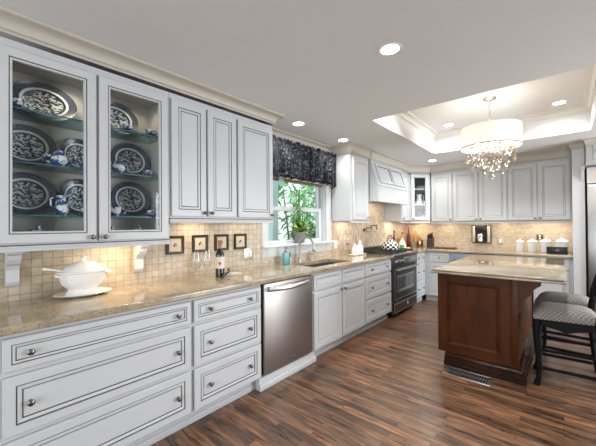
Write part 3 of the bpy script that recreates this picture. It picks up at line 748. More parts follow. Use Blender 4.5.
# ------------------------------------------------------------------ range
t = thing('range_stove', 'black and graphite gas range with steel trimmed oven door', 'range', (BX, 4.222, 0), RL)
rw = .948
b = MB(); b.box(0, rw, 0, .585, .09, .90, BLACKM); b.box(.03, rw - .03, .06, .5, 0, .09, BLACK); b.build('body', t, flat=True)
b = MB(); b.box(-.0, rw, -.045, .585, .9005, .922, BLACKM, .005); b.box(0, rw, -.052, -.034, .895, .924, STEEL, .004); b.build('cooktop', t)
b = MB(); b.box(0, rw, .50, .575, .922, .985, IRON, .005); b.build('backguard', t)
for i in range(3):
    g = MB(); x0 = .03 + i * .30; x1 = x0 + .285
    for x in (x0, x1 - .015, (x0 + x1) / 2 - .007): g.box(x, x + .015, .02, .48, .938, .953, IRON, .003, 1)
    for y in (.02, .17, .32, .465): g.box(x0, x1, y, y + .015, .934, .952, IRON, .003, 1)
    for (x, y) in ((x0, .02), (x1 - .015, .02), (x0, .465), (x1 - .015, .465)): g.box(x, x + .015, y, y + .015, .922, .94, IRON)
    g.build('grate', t)
    for y in (.12, .37):
        g = MB(); g.lathe([(.05, .922), (.05, .930), (.035, .934), (.03, .938), (1e-5, .938)], IRON, c=(x0 + .143, y, 0), n=18); g.build('burner', t)
b = MB(); b.box(.0, rw, -.035, -.0005, .735, .893, GRAPH, .005); b.box(.42, rw - .05, -.038, -.034, .765, .855, STEEL, .002); b.build('control_panel', t)
for x in (.09, .19, .30):
    k = MB(); k.lathe([(.03, .035), (.03, .04), (.024, .042), (.022, .066), (.016, .07), (1e-5, .07)], CHROME, c=(x, 0, .81), n=18, ax='y'); k.build('control_knob', t)
d = MB(); d.rings(.02, rw - .02, .235, .722, [(0, -.001, GRAPH), (0, -.036, GRAPH), (.004, -.04, GRAPH), (.02, -.04, GRAPH), (.024, -.043, STEEL), (.040, -.043, STEEL), (.044, -.04, GRAPH), (.12, -.04, GRAPH), (.124, -.044, STEEL), (.15, -.044, STEEL), (.155, -.036, STEEL), (.156, -.035, OVENG)])
od = d.build('oven_door', t); hd = MB(); hd.tube([(.07, -.085, .695), (rw - .07, -.085, .695)], .013, STEEL, 12)
for x in (.10, rw - .10): hd.tube([(x, -.038, .695), (x, -.085, .695)], .010, STEEL)
hd.build('handle', od)
d = MB(); d.rings(.02, rw - .02, .055, .222, [(0, -.001, GRAPH), (0, -.033, GRAPH), (.004, -.037, GRAPH), (.016, -.037, GRAPH), (.019, -.04, STEEL), (.030, -.04, STEEL), (.033, -.037, GRAPH)])
wd_ = d.build('warming_drawer', t); d = MB(); d.lathe([(.028, .037), (.028, .041), (.02, .043), (1e-5, .043)], PLASTW, c=(rw * .56, 0, .145), n=18, ax='y', sx=.7, sy=1); d.build('emblem', wd_)

# pot filler
t = thing('pot_filler', 'bronze folding pot filler faucet on the wall behind the range', 'faucet', (.0125, 4.52, 1.27))
f = MB(); f.lathe([(.03, 0), (.03, .006), (.018, .01), (.014, .03)], BRONZE, n=14, ax='x'); f.build('wall_flange', t)
f = MB(); f.tube([(.02, 0, 0), (.05, 0, 0), (.05, 0, .03)], .011, BRONZE); f.tube([(.05, 0, .03), (.055, .17, .035)], .009, BRONZE); f.tube([(.055, .17, -.01), (.055, .17, .075)], .013, BRONZE); f.tube([(.055, .17, .065), (.06, .33, .07)], .009, BRONZE); f.build('arm', t)
f = MB(); f.tube([(.06, .33, .085), (.06, .33, .03), (.07, .33, .0)], .010, BRONZE); f.tube([(.05, -.0, .03), (.09, -.03, .035)], .006, BRONZE); f.tube([(.03, .02, -.03), (.05, .33, -.04)], .004, BRONZE); f.build('spout', t)

# ------------------------------------------------------------------ wine cooler under the back counter
t = thing('wine_cooler', 'blue-grey steel and black glass under-counter cooler behind the island', 'wine cooler', (1.028, 5.655, 0))
b = MB(); b.box(0, .62, 0, .56, .09, .872, BLACK); b.box(.02, .6, .06, .5, 0, .09, BLACK); b.build('body', t, flat=True)
d = MB(); d.rings(.005, .615, .10, .868, [(0, -.001, STEELB), (0, -.03, STEELB), (.003, -.033, STEELB), (.13, -.033, STEELB), (.134, -.025, BLACKM), (.135, -.025, OVENG)]); o = d.build('door', t)
d = MB(); d.tube([(.07, -.065, .30), (.07, -.065, .82)], .011, STEEL); d.tube([(.07, -.03, .34), (.07, -.065, .34)], .008, STEEL); d.tube([(.07, -.03, .78), (.07, -.065, .78)], .008, STEEL); d.build('handle', o)

# ------------------------------------------------------------------ fridge and its enclosure
t = thing('fridge_surround', 'tall white panelled surround with carved top box around the fridge', 'cabinet', (2.579, 5.59, 0))
b = MB(); b.box(0, .125, 0, .655, 0, 2.43, WHITE); b.box(1.16, 1.28, 0, .655, 0, 2.43, WHITE); b.box(.125, 1.16, .06, .655, 2.09, 2.43, WHITE); b.build('body', t, flat=True)
b = MB(); b.box(.135, 1.15, -.13, .0595, 2.115, 2.425, WHITE, .003); b.box(.128, 1.157, -.14, .0595, 2.10, 2.125, WHITE, .004)
b.rings(.19, 1.09, 2.16, 2.37, [(0, -.1305, GLAZE), (0, -.134, WHITE), (.006, -.134, WHITE), (.008, -.131, GLAZE), (.012, -.131, GLAZE), (.016, -.133, WHITE)]); b.build('top_box', t)
b = MB()
for x in (.27, .64, 1.0):
    pts = [(x - .05 + .10 * i / 12, -.139, 2.265 + .022 * math.sin(4 * PI * i / 12)) for i in range(13)]; b.tube(pts, [.003 + .007 * math.sin(PI * i / 12) for i in range(13)], NICKEL)
b.build('carved_ornament', t)
b = MB(); b.prism([(.0, 2.04), (-.09, 2.04 + .06), (0, 2.04 + .06)], 'x', .085, .125, WHITE); b.prism([(.0, 1.90), (-.02, 1.95), (-.06, 2.04), (0, 2.04)], 'x', .09, .12, WHITE); b.build('bracket', t, flat=True)
t = thing('refrigerator', 'built-in stainless refrigerator with vent panel at the right edge', 'refrigerator', (2.708, 5.60, 0))
b = MB(); b.box(.0, 1.03, .02, .63, .0, 2.085, BLACK); b.build('body', t, flat=True)
b = MB(); b.box(.018, 1.012, -.045, .019, .1, 1.86, STEEL, .004); o = b.build('door', t)
b = MB(); b.tube([(.93, -.11, .7), (.93, -.11, 1.6)], .014, CHROME); b.tube([(.93, -.045, .75), (.93, -.11, .75)], .01, CHROME); b.tube([(.93, -.045, 1.55), (.93, -.11, 1.55)], .01, CHROME); b.build('handle', o)
GRILL = mat('bronze_steel_panel', (.50, .43, .38), .3, .9)
b = MB(); b.rings(.018, 1.012, 1.875, 2.08, [(0, .019, STEEL), (0, -.03, STEEL), (.02, -.03, STEEL), (.022, -.022, GRILL)]); b.build('vent_panel', t)

# ------------------------------------------------------------------ island
t = thing('kitchen_island', 'dark cherry kitchen island with a granite top in mid kitchen', 'island', (0, 0, 0))
IX0, IX1, IY0, IY1 = 1.60, 2.175, 3.235, 4.92
b = MB(); b.box(IX0, IX1, IY0 + .02, IY1, .10, .8745, CHERRY); b.build('body', t, flat=True)
b = MB()   # end panel with raised moulding
b.rings(1.535, 2.135, .108, .8745, [(0, IY0 + .02, CHERRY), (0, IY0 + .002, CHERRY), (.002, IY0, CHERRY), (.078, IY0, CHERRY), (.081, IY0 - .012, CHERRY), (.088, IY0 - .012, CHERRY), (.096, IY0 - .002, CHERRY), (.108, IY0 + .006, CHERRY), (.112, IY0 + .004, CHERRY)])
b.build('end_panel', t, angle=25)
b = MB()
for (x, y) in ((2.135, IY0 - .006), (2.135, IY1 - .05)):
    b = MB(); b.box(x, x + .055, y, y + .06, .105, .8745, CHERRY, .004); b.build('corner_post', t)
CHERRYD = m_wood('dark_cherry_mould', (.016, .007, .004), (.026, .010, .005), (.040, .015, .007), .25)
b = MB()   # base mould: three stepped courses
bp = [(1.565, IY0 - .002), (2.195, IY0 - .002), (2.195, IY1)]
sweep(b, [(1.60, IY1), (1.60, IY0), (2.19, IY0), (2.19, IY1)][1:], [(-.3, .0), (.055, 0), (.055, .028), (.049, .034), (.040, .036), (.040, .062), (.034, .068), (.026, .070), (.026, .088), (.016, .100), (.004, .108), (-.3, .108)], CHERRYD)
b.build('base_moulding', t)
ISB = None
b = MB(); b.box(1.64, 1.70, IY0 + .03, IY1, 0, .10, CHERRY); b.build('toe_kick', t, flat=True)
for i in range(3):   # drawers and doors on the working side (faces -x)
    y0 = IY0 + .03 + i * .55
    for (z0, z1) in ((.70, .865), (.115, .685)):
        p = MB(); p.rings(0, .53, z0, z1, [(0, 0, CHERRY), (0, -.018, CHERRY), (.003, -.02, CHERRY), (.055, -.02, CHERRY), (.058, -.013, CHERRY), (.075, -.017, CHERRY)])
        o = p.build('drawer' if z0 > .5 else 'door', t, (IX0 - .0005, y0 + .53, 0), (0, 0, -PI / 2), angle=20)
        knob(o, .265 if z0 > .5 else .48, -.0175, .78 if z0 > .5 else .62)
def island_corbel(y):
    k = MB(); pr = [(2.19, .8745), (2.345, .8745), (2.345, .835), (2.325, .822), (2.30, .80), (2.285, .765), (2.265, .735), (2.235, .715), (2.222, .69), (2.228, .66), (2.214, .60), (2.19, .575)]
    k.prism(pr, 'y', y, y + .075, CHERRY); k.build('corbel', t, flat=True)
for y in (IY0 - .003, 4.02, IY1 - .075): island_corbel(y)
# island stone top with a stepped double edge
b = MB(); bmx = (1.485, 2.505, 3.155, 5.02)
b.box(bmx[0] + .012, bmx[1] - .012, bmx[2] + .012, bmx[3] - .012, .897, CT1, GRAN, .006, 3); b.box(bmx[0] + .022, bmx[1] - .022, bmx[2] + .022, bmx[3] - .022, .892, .898, GLAZE); b.box(bmx[0], bmx[1], bmx[2], bmx[3], .8747, .893, GRAN, .007, 3)
b.build('stone_top', t)

# floor register
t = thing('floor_register', 'metal floor vent grille in the boards before the island', 'floor vent', (1.65, 2.985, 0.0005))
g = MB(); W_, D_ = .365, .175
NK = mat('pale_register_metal', (.62, .63, .61), .32, 1.0); g.box(0, W_, 0, .02, 0, .007, NK, .002); g.box(0, W_, D_ - .02, D_, 0, .007, NK, .002); g.box(0, .02, .02, D_ - .02, 0, .007, NK); g.box(W_ - .02, W_, .02, D_ - .02, 0, .007, NK); g.box(.02, W_ - .02, .02, D_ - .02, 0, .001, BLACK); g.build('frame', t)
g = MB(); n = 17
for i in range(n):
    x = .026 + (W_ - .052) * i / (n - 1); g.box(x - .0045, x + .0045, .02, D_ - .02, .001, .006, NK)
g.box(.02, W_ - .02, D_ / 2 - .004, D_ / 2 + .004, .001, .0065, NK); g.build('louvre', t, flat=True)

# ------------------------------------------------------------------ bar stools (front towards -x)
def stool(label, loc, rz, group):
    t = thing('bar_stool', label, 'bar stool', loc, rz, group)
    SW = .40      # width in y
    SD = .42      # depth in x
    s = MB(); n = 14; m_ = 10; top = []; bot = []
    V = []; F = []
    def ol(u):    # half-width along depth, front a bit wider
        return .215 - .035 * u
    for j in range(n + 1):
        u = j / n; x = -SD / 2 + SD * u
        for i in range(m_ + 1):
            w_ = -1 + 2 * i / m_
            e = max(abs(w_), abs(2 * u - 1)); dome = .060 * (1 - abs(w_) ** 4) * (1 - abs(2 * u - 1) ** 6)
            V.append((x, ol(u) * w_, .595 + dome + .0 * e))
    for j in range(n):
        for i in range(m_): a = j * (m_ + 1) + i; F.append((a, a + m_ + 1, a + m_ + 2, a + 1)[::-1])
    k = len(V)
    per = [j * (m_ + 1) for j in range(n + 1)] + [n * (m_ + 1) + i for i in range(1, m_ + 1)] + [j * (m_ + 1) + m_ for j in range(n - 1, -1, -1)] + [i for i in range(m_ - 1, 0, -1)]
    for a in per: V.append((V[a][0], V[a][1], .560))
    q = len(per)
    for i in range(q): F.append((per[i], per[(i + 1) % q], k + (i + 1) % q, k + i))
    F.append(tuple(k + i for i in range(q)))
    s.add(V, F, LATT); s.build('seat_cushion', t, angle=60, recalc=True)
    a = MB()      # seat frame: scalloped aprons
    def scallop(L0, L1, z1, z0, nn=16):
        pts = [(L0, z1), (L1, z1)]
        for i in range(nn + 1):
            u = 1 - i / nn; x = L0 + (L1 - L0) * u; pts.append((x, z0 + .022 * (abs(2 * u - 1) ** 2) * 1.2 - .018 * math.exp(-((u - .5) / .12) ** 2)))
        return pts
    for y in (-.19, .168): a.prism(scallop(-.18, .18, .560, .485), 'y', y, y + .022, BLACK)
    for x in (-.195, .165): a.prism(scallop(-.17, .17, .560, .485), 'x', x, x + .022, BLACK)
    a.build('seat_frame', t, flat=True, recalc=True)
    for y in (-.178, .178):
        l = MB(); zz = [.56, .50, .44, .30, .15, .06, .02, .0]; dx = [0, -.004, -.006, .002, .010, .004, -.006, -.012]; rr_ = [.030, .032, .030, .025, .021, .020, .026, .022]
        l.tube([(-.182 + d, y, z) for z, d in zip(zz, dx)], rr_, BLACK, 10); l.build('front_leg', t)
        l = MB(); zz = [1.06, .95, .82, .70, .56, .40, .2, 0]; dx = [.115, .085, .050, .020, 0, .004, .02, .05]
        l.tube([(.185 + d, y, z) for z, d in zip(zz, dx)], [.014, .017, .018, .019, .021, .018, .016, .014], BLACK, 10); l.build('rear_leg', t)
    for (z, y) in ((.15, -.178), (.30, -.178), (.15, .178), (.30, .178)):
        r = MB(); r.bar((-.178, y, z), (.195, y, z), .018, .024, BLACK); r.build('stretcher', t)
    for (x, z) in ((-.178, .22), (.195, .40)):
        r = MB(); r.bar((x, -.178, z), (x, .178, z), .024, .018, BLACK); r.build('stretcher', t)
    b = MB()
    pts = [(.300 + .012 * math.sin(PI * i / 10), -.19 + .38 * i / 10, 1.06 + .03 * math.sin(PI * i / 10)) for i in range(11)]
    b.tube(pts, [.018] * 11, BLACK, 10); b.build('back_rail', t); b = MB(); b.bar((.215, -.178, .72), (.215, .178, .72), .03, .022, BLACK); b.build('lower_back_rail', t)
    for i in range(4):
        y = -.10 + .20 * i / 3; l = MB(); l.tube([(.215, y, .72), (.24, y * 1.05, .83), (.275, y * 1.2, .96), (.305, y * 1.35, 1.07)], .009, BLACK); l.build('back_slat', t)
    return t
st = stool('black bar stool with lattice grey seat nearest the camera, right of the island', (2.486, 3.468, 0), math.radians(4), 'black bar stools along the island')
dup(st, (2.486, 4.03, 0), math.radians(-3), 'black bar stool with lattice grey seat farther back, nearer the fridge')

# ------------------------------------------------------------------ ceiling lights
def downlight(label, loc, energy=14, tray=False):
    t = thing('recessed_light', label, 'ceiling light', loc, 0, 'recessed ceiling lights')
    g = MB(); g.lathe([(.055, -.004), (.070, -.0045), (.073, -.002), (.073, -.0005), (.055, -.0005)], TRIMW, n=28, caps=False); g.build('trim_ring', t)
    g = MB(); g.lathe([(1e-5, -.0035), (.055, -.0035), (.055, -.001), (1e-5, -.001)], EMIT_DL, n=28); g.build('lens', t)
    return t
DL = [((1.69, 1.823, ZC), 'round recessed ceiling light nearest the camera'), ((.355, 2.505, ZC), 'recessed ceiling light above the navy valance, left end'),
      ((.36, 3.373, ZC), 'recessed ceiling light by the cabinet right of the window'), ((.80, 5.48, ZC), 'recessed ceiling light above the corner glass cabinet'),
      ((1.28, 4.65, TZ), 'recessed light in the raised ceiling tray, left of the chandelier'), ((2.465, 4.65, TZ), 'recessed light in the raised ceiling tray, right of the chandelier'),
      ((1.265, 3.27, TZ), 'unseen recessed light added in the near end of the ceiling tray, left side'), ((2.45, 3.27, TZ), 'unseen recessed light added in the near end of the ceiling tray, right side')]  # near tray pair is out of view, added to brighten the far run
d0 = downlight(DL[0][1], DL[0][0])
for (l, lab) in DL[1:]: dup(d0, l, None, lab)
for (l, lab), e_ in zip(DL, (66, 50, 36, 44, 62, 62, 62, 62)):
    d = bpy.data.lights.new('recessed_lamp', 'SPOT'); d.energy = e_; d.color = (1, .98, .95); d.spot_size = math.radians(150); d.spot_blend = .8; d.shadow_soft_size = .07
    o = bpy.data.objects.new('recessed_lamp', d); COL.objects.link(o); o.location = (l[0], l[1], l[2] - .012)

# ------------------------------------------------------------------ chandelier
CX, CY = 1.885, 3.96
t = thing('chandelier', 'drum shade chandelier with hanging crystals above the island', 'chandelier', (CX, CY, 0))
g = MB(); g.lathe([(.065, TZ - .001), (.065, TZ - .012), (.05, TZ - .022), (.02, TZ - .03), (.012, TZ - .035)], CHROME, n=28); g.build('canopy', t)
g = MB(); g.tube([(0, 0, TZ - .03), (0, 0, 2.30)], .0055, CHROME); g.sphere((0, 0, TZ - .10), .017, CHROME, 10); g.sphere((0, 0, TZ - .06), .010, CHROME, 10)
for i in range(3):
    a = i * 2 * PI / 3; g.tube([(0, 0, 2.395), (.288 * math.cos(a), .288 * math.sin(a), 2.395)], .004, CHROME)
g.build('stem', t)
g = MB(); R_ = .29; g.lathe([(R_, 2.190), (R_, 2.410), (R_ - .004, 2.410), (R_ - .004, 2.190), (R_, 2.190)], SHADE, n=64, caps=False); g.build('lamp_shade', t)
g = MB(); g.lathe([(R_ + .0015, 2.190), (R_ + .0015, 2.200), (R_, 2.200), (R_, 2.190), (R_ + .0015, 2.190)], BRONZE, n=64, caps=False); g.build('shade_trim', t)
g = MB()
for rr_, z in ((.22, 2.19), (.14, 2.16)):
    g.tube([(rr_ * math.cos(2 * PI * i / 32), rr_ * math.sin(2 * PI * i / 32), z) for i in range(33)], .005, CHROME, 6)
for i in range(4):
    a = i * PI / 2 + .4; g.tube([(0, 0, 2.33), (.10 * math.cos(a), .10 * math.sin(a), 2.22), (.22 * math.cos(a), .22 * math.sin(a), 2.19)], .005, CHROME, 6)
g.build('crystal_frame', t)
for i in range(5):
    a = i * 2 * PI / 5 + .3; g = MB(); g.lathe([(.004, 2.21), (.012, 2.225), (.014, 2.245), (.010, 2.27), (.003, 2.29), (1e-5, 2.295)], BULB, c=(.15 * math.cos(a), .15 * math.sin(a), 0), n=12); g.build('bulb', t)
def crystal_mesh():
    c = MB(); c.lathe([(1e-5, -.040), (.010, -.026), (.0135, -.014), (.008, -.002), (1e-5, .004)], CRYSTAL, n=6); c.lathe([(1e-5, .006), (.0065, .011), (.0065, .015), (1e-5, .020)], CRYSTAL, n=6); return c
cm = None; rc = random.Random(3)
for i in range(96):
    a = rc.uniform(0, 2 * PI); q = rc.random()
    if i < 42: r0 = .228 + rc.uniform(-.02, .012); z = rc.uniform(2.045, 2.165)
    elif i < 72: r0 = rc.uniform(.10, .20); z = rc.uniform(1.99, 2.13)
    elif i < 84: r0 = rc.uniform(.02, .13); z = rc.uniform(1.93, 2.06)
    else:
        a = (i - 84) * PI / 4.5 + .35; r0 = .18 if i < 93 else .03; z = 1.945 + .02 * (i % 2) if i < 93 else 1.895
    loc = (r0 * math.cos(a), r0 * math.sin(a), z); sc = rc.uniform(1.3, 1.9)
    if cm is None: cm = crystal_mesh().build('crystal_drop', t, loc, flat=True); o = cm
    else: o = cm.copy(); COL.objects.link(o); o.parent = t; o.location = loc
    o.scale = (sc,) * 3; o.rotation_euler = (rc.uniform(-.15, .15), rc.uniform(-.15, .15), a)
g = MB()
rs = random.Random(3)
for i in range(26):
    a = 2 * PI * i / 26 + rs.uniform(-.1, .1); r0 = rs.choice((.22, .14)); z1 = rs.uniform(1.97, 2.07) if r0 < .2 else rs.uniform(2.06, 2.12)
    n = int((2.185 - z1) / .018)
    for k in range(n): g.lathe([(1e-5, -.006), (.0065, 0), (1e-5, .006)], CRYSTAL, c=(r0 * math.cos(a), r0 * math.sin(a), 2.182 - .018 * k), n=6)
o = g.build('bead_strands', t, flat=True)
for (z, e) in ((2.30, 11),):
    d = bpy.data.lights.new('chandelier_lamp', 'POINT'); d.energy = e; d.color = (1, .93, .84); d.shadow_soft_size = .08
    o = bpy.data.objects.new('chandelier_lamp', d); COL.objects.link(o); o.location = (CX, CY, z)

# ------------------------------------------------------------------ under-cabinet and cabinet lights
def strip(x, y, z, sx, sy, e, col=(1, .85, .64)):
    area('under_cabinet_lamp', (x, y, z), sx, e, col, (0, 0, 0), sy)
strip(.21, .83, 1.245, .07, .10, 2.4, (1, .76, .48)); strip(.15, 1.45, 1.405, .06, .12, 1.2, (1, .78, .50)); strip(.15, 1.95, 1.405, .06, .12, .6)
strip(.13, 3.87, 1.405, .06, .3, 1.5); strip(.16, 5.47, 1.405, .06, .2, 2.2); strip(.33, 6.0, 1.405, .14, .14, 2.8, (1, .76, .48))
for x in (.85, 1.35, 1.75, 2.15, 2.42): strip(x, 6.06, 1.392, .20, .10, 1.1)
strip(.22, 4.70, 1.735, .2, .6, 2.8)
def puck(x, y, z, e, col=(1, .85, .62), size=.04):
    d = bpy.data.lights.new('cabinet_puck_lamp', 'SPOT'); d.energy = e; d.color = col; d.spot_size = math.radians(150); d.spot_blend = .7; d.shadow_soft_size = size
    o = bpy.data.objects.new('cabinet_puck_lamp', d); COL.objects.link(o); o.location = (x, y, z)
puck(.12, .54, 2.27, 3.0); puck(.14, .95, 2.27, 1.6)

# ================================================================== VALANCE, SHADE, PLANT
t = thing('valance', 'gathered navy damask valance hanging over the kitchen window', 'valance')
v = MB(); ny, nz = 150, 16; ya, yb_ = 2.19, 3.575; V = []; U = []; F = []
for j in range(nz + 1):
    u = j / nz; z = 2.325 - (2.325 - 1.895) * u
    for i in range(ny + 1):
        s = i / ny; y = ya + (yb_ - ya) * s
        ph = 2 * PI * 10 * s + 1.3 * math.sin(7 * s * PI)
        amp = .030 * (.4 + .6 * min(1, u * 1.6)) if u > .14 else .010
        x = .115 + amp * math.sin(ph) + (.008 * math.sin(3.1 * ph) if u < .12 else 0)
        if abs(u - .13) < .04: x -= .006
        zz = z + (.010 * math.sin(ph * 1.7 + 1) if j == 0 else 0) + (.012 * math.sin(ph + .6) if j == nz else 0)
        V.append((x, y, zz)); U.append((s * 1.9, u * .45))
for j in range(nz):
    for i in range(ny): a = j * (ny + 1) + i; F.append((a, a + 1, a + ny + 2, a + ny + 1))
v.add(V, F, DAMASK, U); o = v.build('cloth', t, angle=80)
md = o.modifiers.new('thickness', 'SOLIDIFY'); md.thickness = .004
v = MB(); v.add([(.115, yb_, 2.32), (.024, yb_ + .01, 2.32), (.024, yb_ + .012, 1.86), (.112, yb_ + .004, 1.885)], [(0, 1, 2, 3)], DAMASK); o = v.build('return_end', t, flat=True)
md = o.modifiers.new('thickness', 'SOLIDIFY'); md.thickness = .004
v = MB(); v.tube([(.105, 2.165, 2.272), (.105, 3.59, 2.272)], .008, PEWTER); v.build('curtain_rod', t)
v = MB(); V = []; F = []
for i in range(61):
    s = i / 60; y = ya + (yb_ - ya) * s
    for z in (1.92, 1.884): V.append((.076 + .006 * math.sin(2 * PI * 10 * s), y, z))
for i in range(60): F.append((2 * i, 2 * i + 1, 2 * i + 3, 2 * i + 2))
v.add(V, F, CREAM); o = v.build('lining', t, angle=80); md = o.modifiers.new('thickness', 'SOLIDIFY'); md.thickness = .003
t = thing('window_shade', 'olive woven shade drawn up at the window top behind the valance', 'window shade', (0, 0, 0))
v = MB(); v.box(-.06, -.035, WY0 + .015, WY1 - .014, 1.875, 2.10, OLIVE, .003)
for z in (1.89, 1.92, 1.95): v.box(-.066, -.03, WY0 + .015, WY1 - .014, z, z + .02, OLIVE, .006)
v.build('woven_panel', t)
t = thing('suncatcher', 'round pale glass disc hanging at the window top left', 'suncatcher', (-.012, 2.615, 1.858))
v = MB(); v.lathe([(1e-5, -.004), (.05, -.004), (.054, 0), (.05, .004), (1e-5, .004)], mat('pale_teal_disc', (.45, .68, .64), .2), n=24, ax='x'); v.build('disc', t)
v = MB(); v.tube([(0, 0, .05), (0, 0, .252)], .0015, NICKEL); v.build('cord', t)

t = thing('potted_plant', 'leafy green plant in a grey pot on the window sill', 'potted plant', (-.005, 2.935, WZ0 + .0045))
v = MB(); v.lathe([(.052, 0), (.056, .004), (.074, .115), (.078, .118), (.078, .130), (.068, .130), (.065, .11), (1e-5, .11)], POTM, n=22); v.build('pot', t)
def leafquad(mb, p, d, ln, wd_, m, droop=.3, up=Vector((0, 0, 1))):
    d = Vector(d).normalized(); s = d.cross(up); s = s.normalized() if s.length > 1e-4 else Vector((1, 0, 0))
    p = Vector(p); pts = []
    for k, wf in ((0, .15), (.3, .9), (.65, .8), (1, .03)):
        c = p + d * ln * k + Vector((0, 0, -droop * ln * k * k)); pts.append((c - s * wd_ * wf / 2, c + s * wd_ * wf / 2))
    V = [q for pr in pts for q in pr]
    mb.add(V, [(0, 1, 3, 2), (2, 3, 5, 4), (4, 5, 7, 6)], m)
rp = random.Random(11)
v = MB(); sm_ = MB()
for i in range(26):
    a = rp.uniform(0, 2 * PI); el = rp.uniform(.2, 1.4); ln = rp.uniform(.10, .26)
    if i < 5: el = 1.5 - .1 * (i % 3); ln = rp.uniform(.40, .60)
    dx, dy, dz = math.cos(a) * math.cos(el) * .55, math.cos(el) * math.sin(a) * 1.0, math.sin(el)
    p0 = Vector((0, 0, .115)); p1 = p0 + Vector((dx, dy, dz)) * ln
    sm_.tube([p0, (p0 + p1) / 2 + Vector((0, 0, .02)), p1], .003, LEAF1, 5)
    for k in range(9):
        u = rp.uniform(.25, 1.05); q = p0.lerp(p1, u); b_ = rp.uniform(0, 2 * PI)
        q.x = max(-.02, min(.10, q.x))
        leafquad(v, q, (math.cos(b_) * .5 + .25, math.sin(b_), rp.uniform(-.4, .6)), rp.uniform(.05, .085), rp.uniform(.022, .034), LEAFY if rp.random() < .55 else LEAF1)
v.build('foliage', t, angle=80); sm_.build('stem', t)

# ------------------------------------------------------------------ garden beyond the window
g = MB(); g.box(-16, -.17, -4, 22, -.30, -.25, GRASS); struct('ground', g, flat=True)
def plant(name, label, loc, h, r, n, ln, wd_, mats, trunk=True, seed=1, blade=False):
    rg = random.Random(seed); t = thing(name, label, 'plant', loc, 0, 'garden plants outside the window')
    f = MB()
    for i in range(n):
        a = rg.uniform(0, 2 * PI); q = rg.random() ** .5; z = rg.uniform(.1 if not blade else .4, 1) * h
        p = (r * q * math.cos(a), r * q * math.sin(a), z); m = rg.choice(mats)
        d = (math.cos(a) + rg.uniform(-.5, .5), math.sin(a) + rg.uniform(-.5, .5), rg.uniform(-.2, .9))
        leafquad(f, p, d, ln * rg.uniform(.6, 1.2), wd_ * rg.uniform(.6, 1.2), m, rg.uniform(.1, .7))
    f.build('foliage', t, angle=80)
    if trunk:
        s = MB()
        for k in range(3):
            a = k * 2.1; s.tube([(0.03 * math.cos(a), .03 * math.sin(a), 0), (.2 * r * math.cos(a), .2 * r * math.sin(a), h * .5), (.5 * r * math.cos(a), .5 * r * math.sin(a), h * .9)], [.03, .022, .010], STEMM, 7)
        s.build('stem', t)
    return t
GZ = -.25
plant('banana_plant', 'broad leaved pale green plant outside the window centre', (-1.75, 4.75, GZ), 2.6, .40, 90, .50, .17, [LEAF3, LEAF2, LEAF3, LEAF2], seed=2)
plant('garden_shrub', 'dark fine leaved shrub low outside the window', (-.95, 4.05, GZ), 1.75, .28, 260, .22, .05, [LEAF4, LEAF4, LEAF2], seed=4)
plant('garden_shrub', 'bright bushy shrub outside at the right of the window', (-3.7, 7.35, GZ), 2.7, .62, 480, .40, .11, [LEAF3, LEAF2, LEAF3], seed=5)
plant('garden_shrub', 'low dark green shrub outside behind the broad leaved plant', (-2.25, 6.12, GZ), 1.75, .26, 420, .28, .08, [LEAF4, LEAF4, LEAF2], seed=12)
plant('garden_tree', 'leafy tree far outside at the left of the window', (-4.1, 4.9, GZ), 3.9, .8, 600, .5, .17, [LEAF2, LEAF3, LEAF2], seed=8)
plant('garden_tree', 'mid green tree far outside the window', (-6.6, 7.5, GZ), 4.2, 1.2, 1100, .6, .20, [LEAF2, LEAF3, LEAF2], seed=6)
plant('garden_tree', 'pale leafy tree far outside at the right of the window', (-5.2, 10.6, GZ), 4.0, 1.2, 900, .6, .18, [LEAF2, LEAF3, LEAF3], seed=9)
t = thing('porch_post', 'pale post standing outside the left side of the window', 'post', (-.95, 3.40, GZ))
g = MB(); g.box(-.06, .06, -.06, .06, 0, 2.6, mat('pale_post_paint', (.60, .76, .78), .5), .008); g.build('shaft', t); g = MB(); g.box(-.08, .08, -.08, .08, 0, 1.30, MATS['pale_post_paint'], .01); g.build('plinth', t)

# ================================================================== CHINA IN THE GLASS CABINET
def plate(label, y, z, a, b, x=.052, tilt=.16, group='blue and white plates in the glass cabinet', name='dinner_plate', cat='plate'):
    """oval plate leaning on the cabinet back; a = half width, b = half height; z = shelf"""
    t = MB(); n = 40; prof = [(1e-4, .004), (.55, .004), (.62, .008), (.66, .016), (.98, .026), (1.0, .028), (1.0, .024), (.66, .010), (.60, 0), (1e-4, 0)]
    V = []; F = []; U = []
    for (r, h) in prof:
        for i in range(n): q = 2 * PI * i / n; V.append((h, r * a * math.cos(q), b + r * b * math.sin(q))); U.append((r * math.cos(q), r * math.sin(q)))
    for j in range(len(prof) - 1):
        for i in range(n): F.append((j * n + i, j * n + (i + 1) % n, (j + 1) * n + (i + 1) % n, (j + 1) * n + i))
    t.add(V, F, PLATE, U); o = t.build(name, loc=(x, y, z), rot=(0, -tilt, 0), recalc=True)
    return tag(o, label, cat, group)
Z1, Z2, Z3, Z4 = 2.0035, 1.7105, 1.4205, 1.2755
plate('oval blue white platter on the top shelf behind the left glass door', .425, Z1, .165, .122, .075, .22, name='serving_platter', cat='platter')
plate('oval blue white platter on the middle shelf behind the left glass door', .336, Z2, .146, .128, .075, .2, name='serving_platter', cat='platter')
plate('oval blue white platter on the lowest glass shelf behind the left door', .336, Z3, .146, .130, .075, .2, name='serving_platter', cat='platter')
plate('blue white plate right of the creamer on the middle shelf, left door', .600, Z2, .105, .113, .07, .2)
plate('blue white plate right of the pitcher on the lowest glass shelf, left door', .605, Z3, .112, .125, .07, .2)
plate('round blue white plate on the top shelf behind the right glass door', .825, Z1, .150, .123, .075, .22)
plate('round blue white plate on the middle shelf behind the right glass door', .925, Z2, .140, .130, .072, .2)
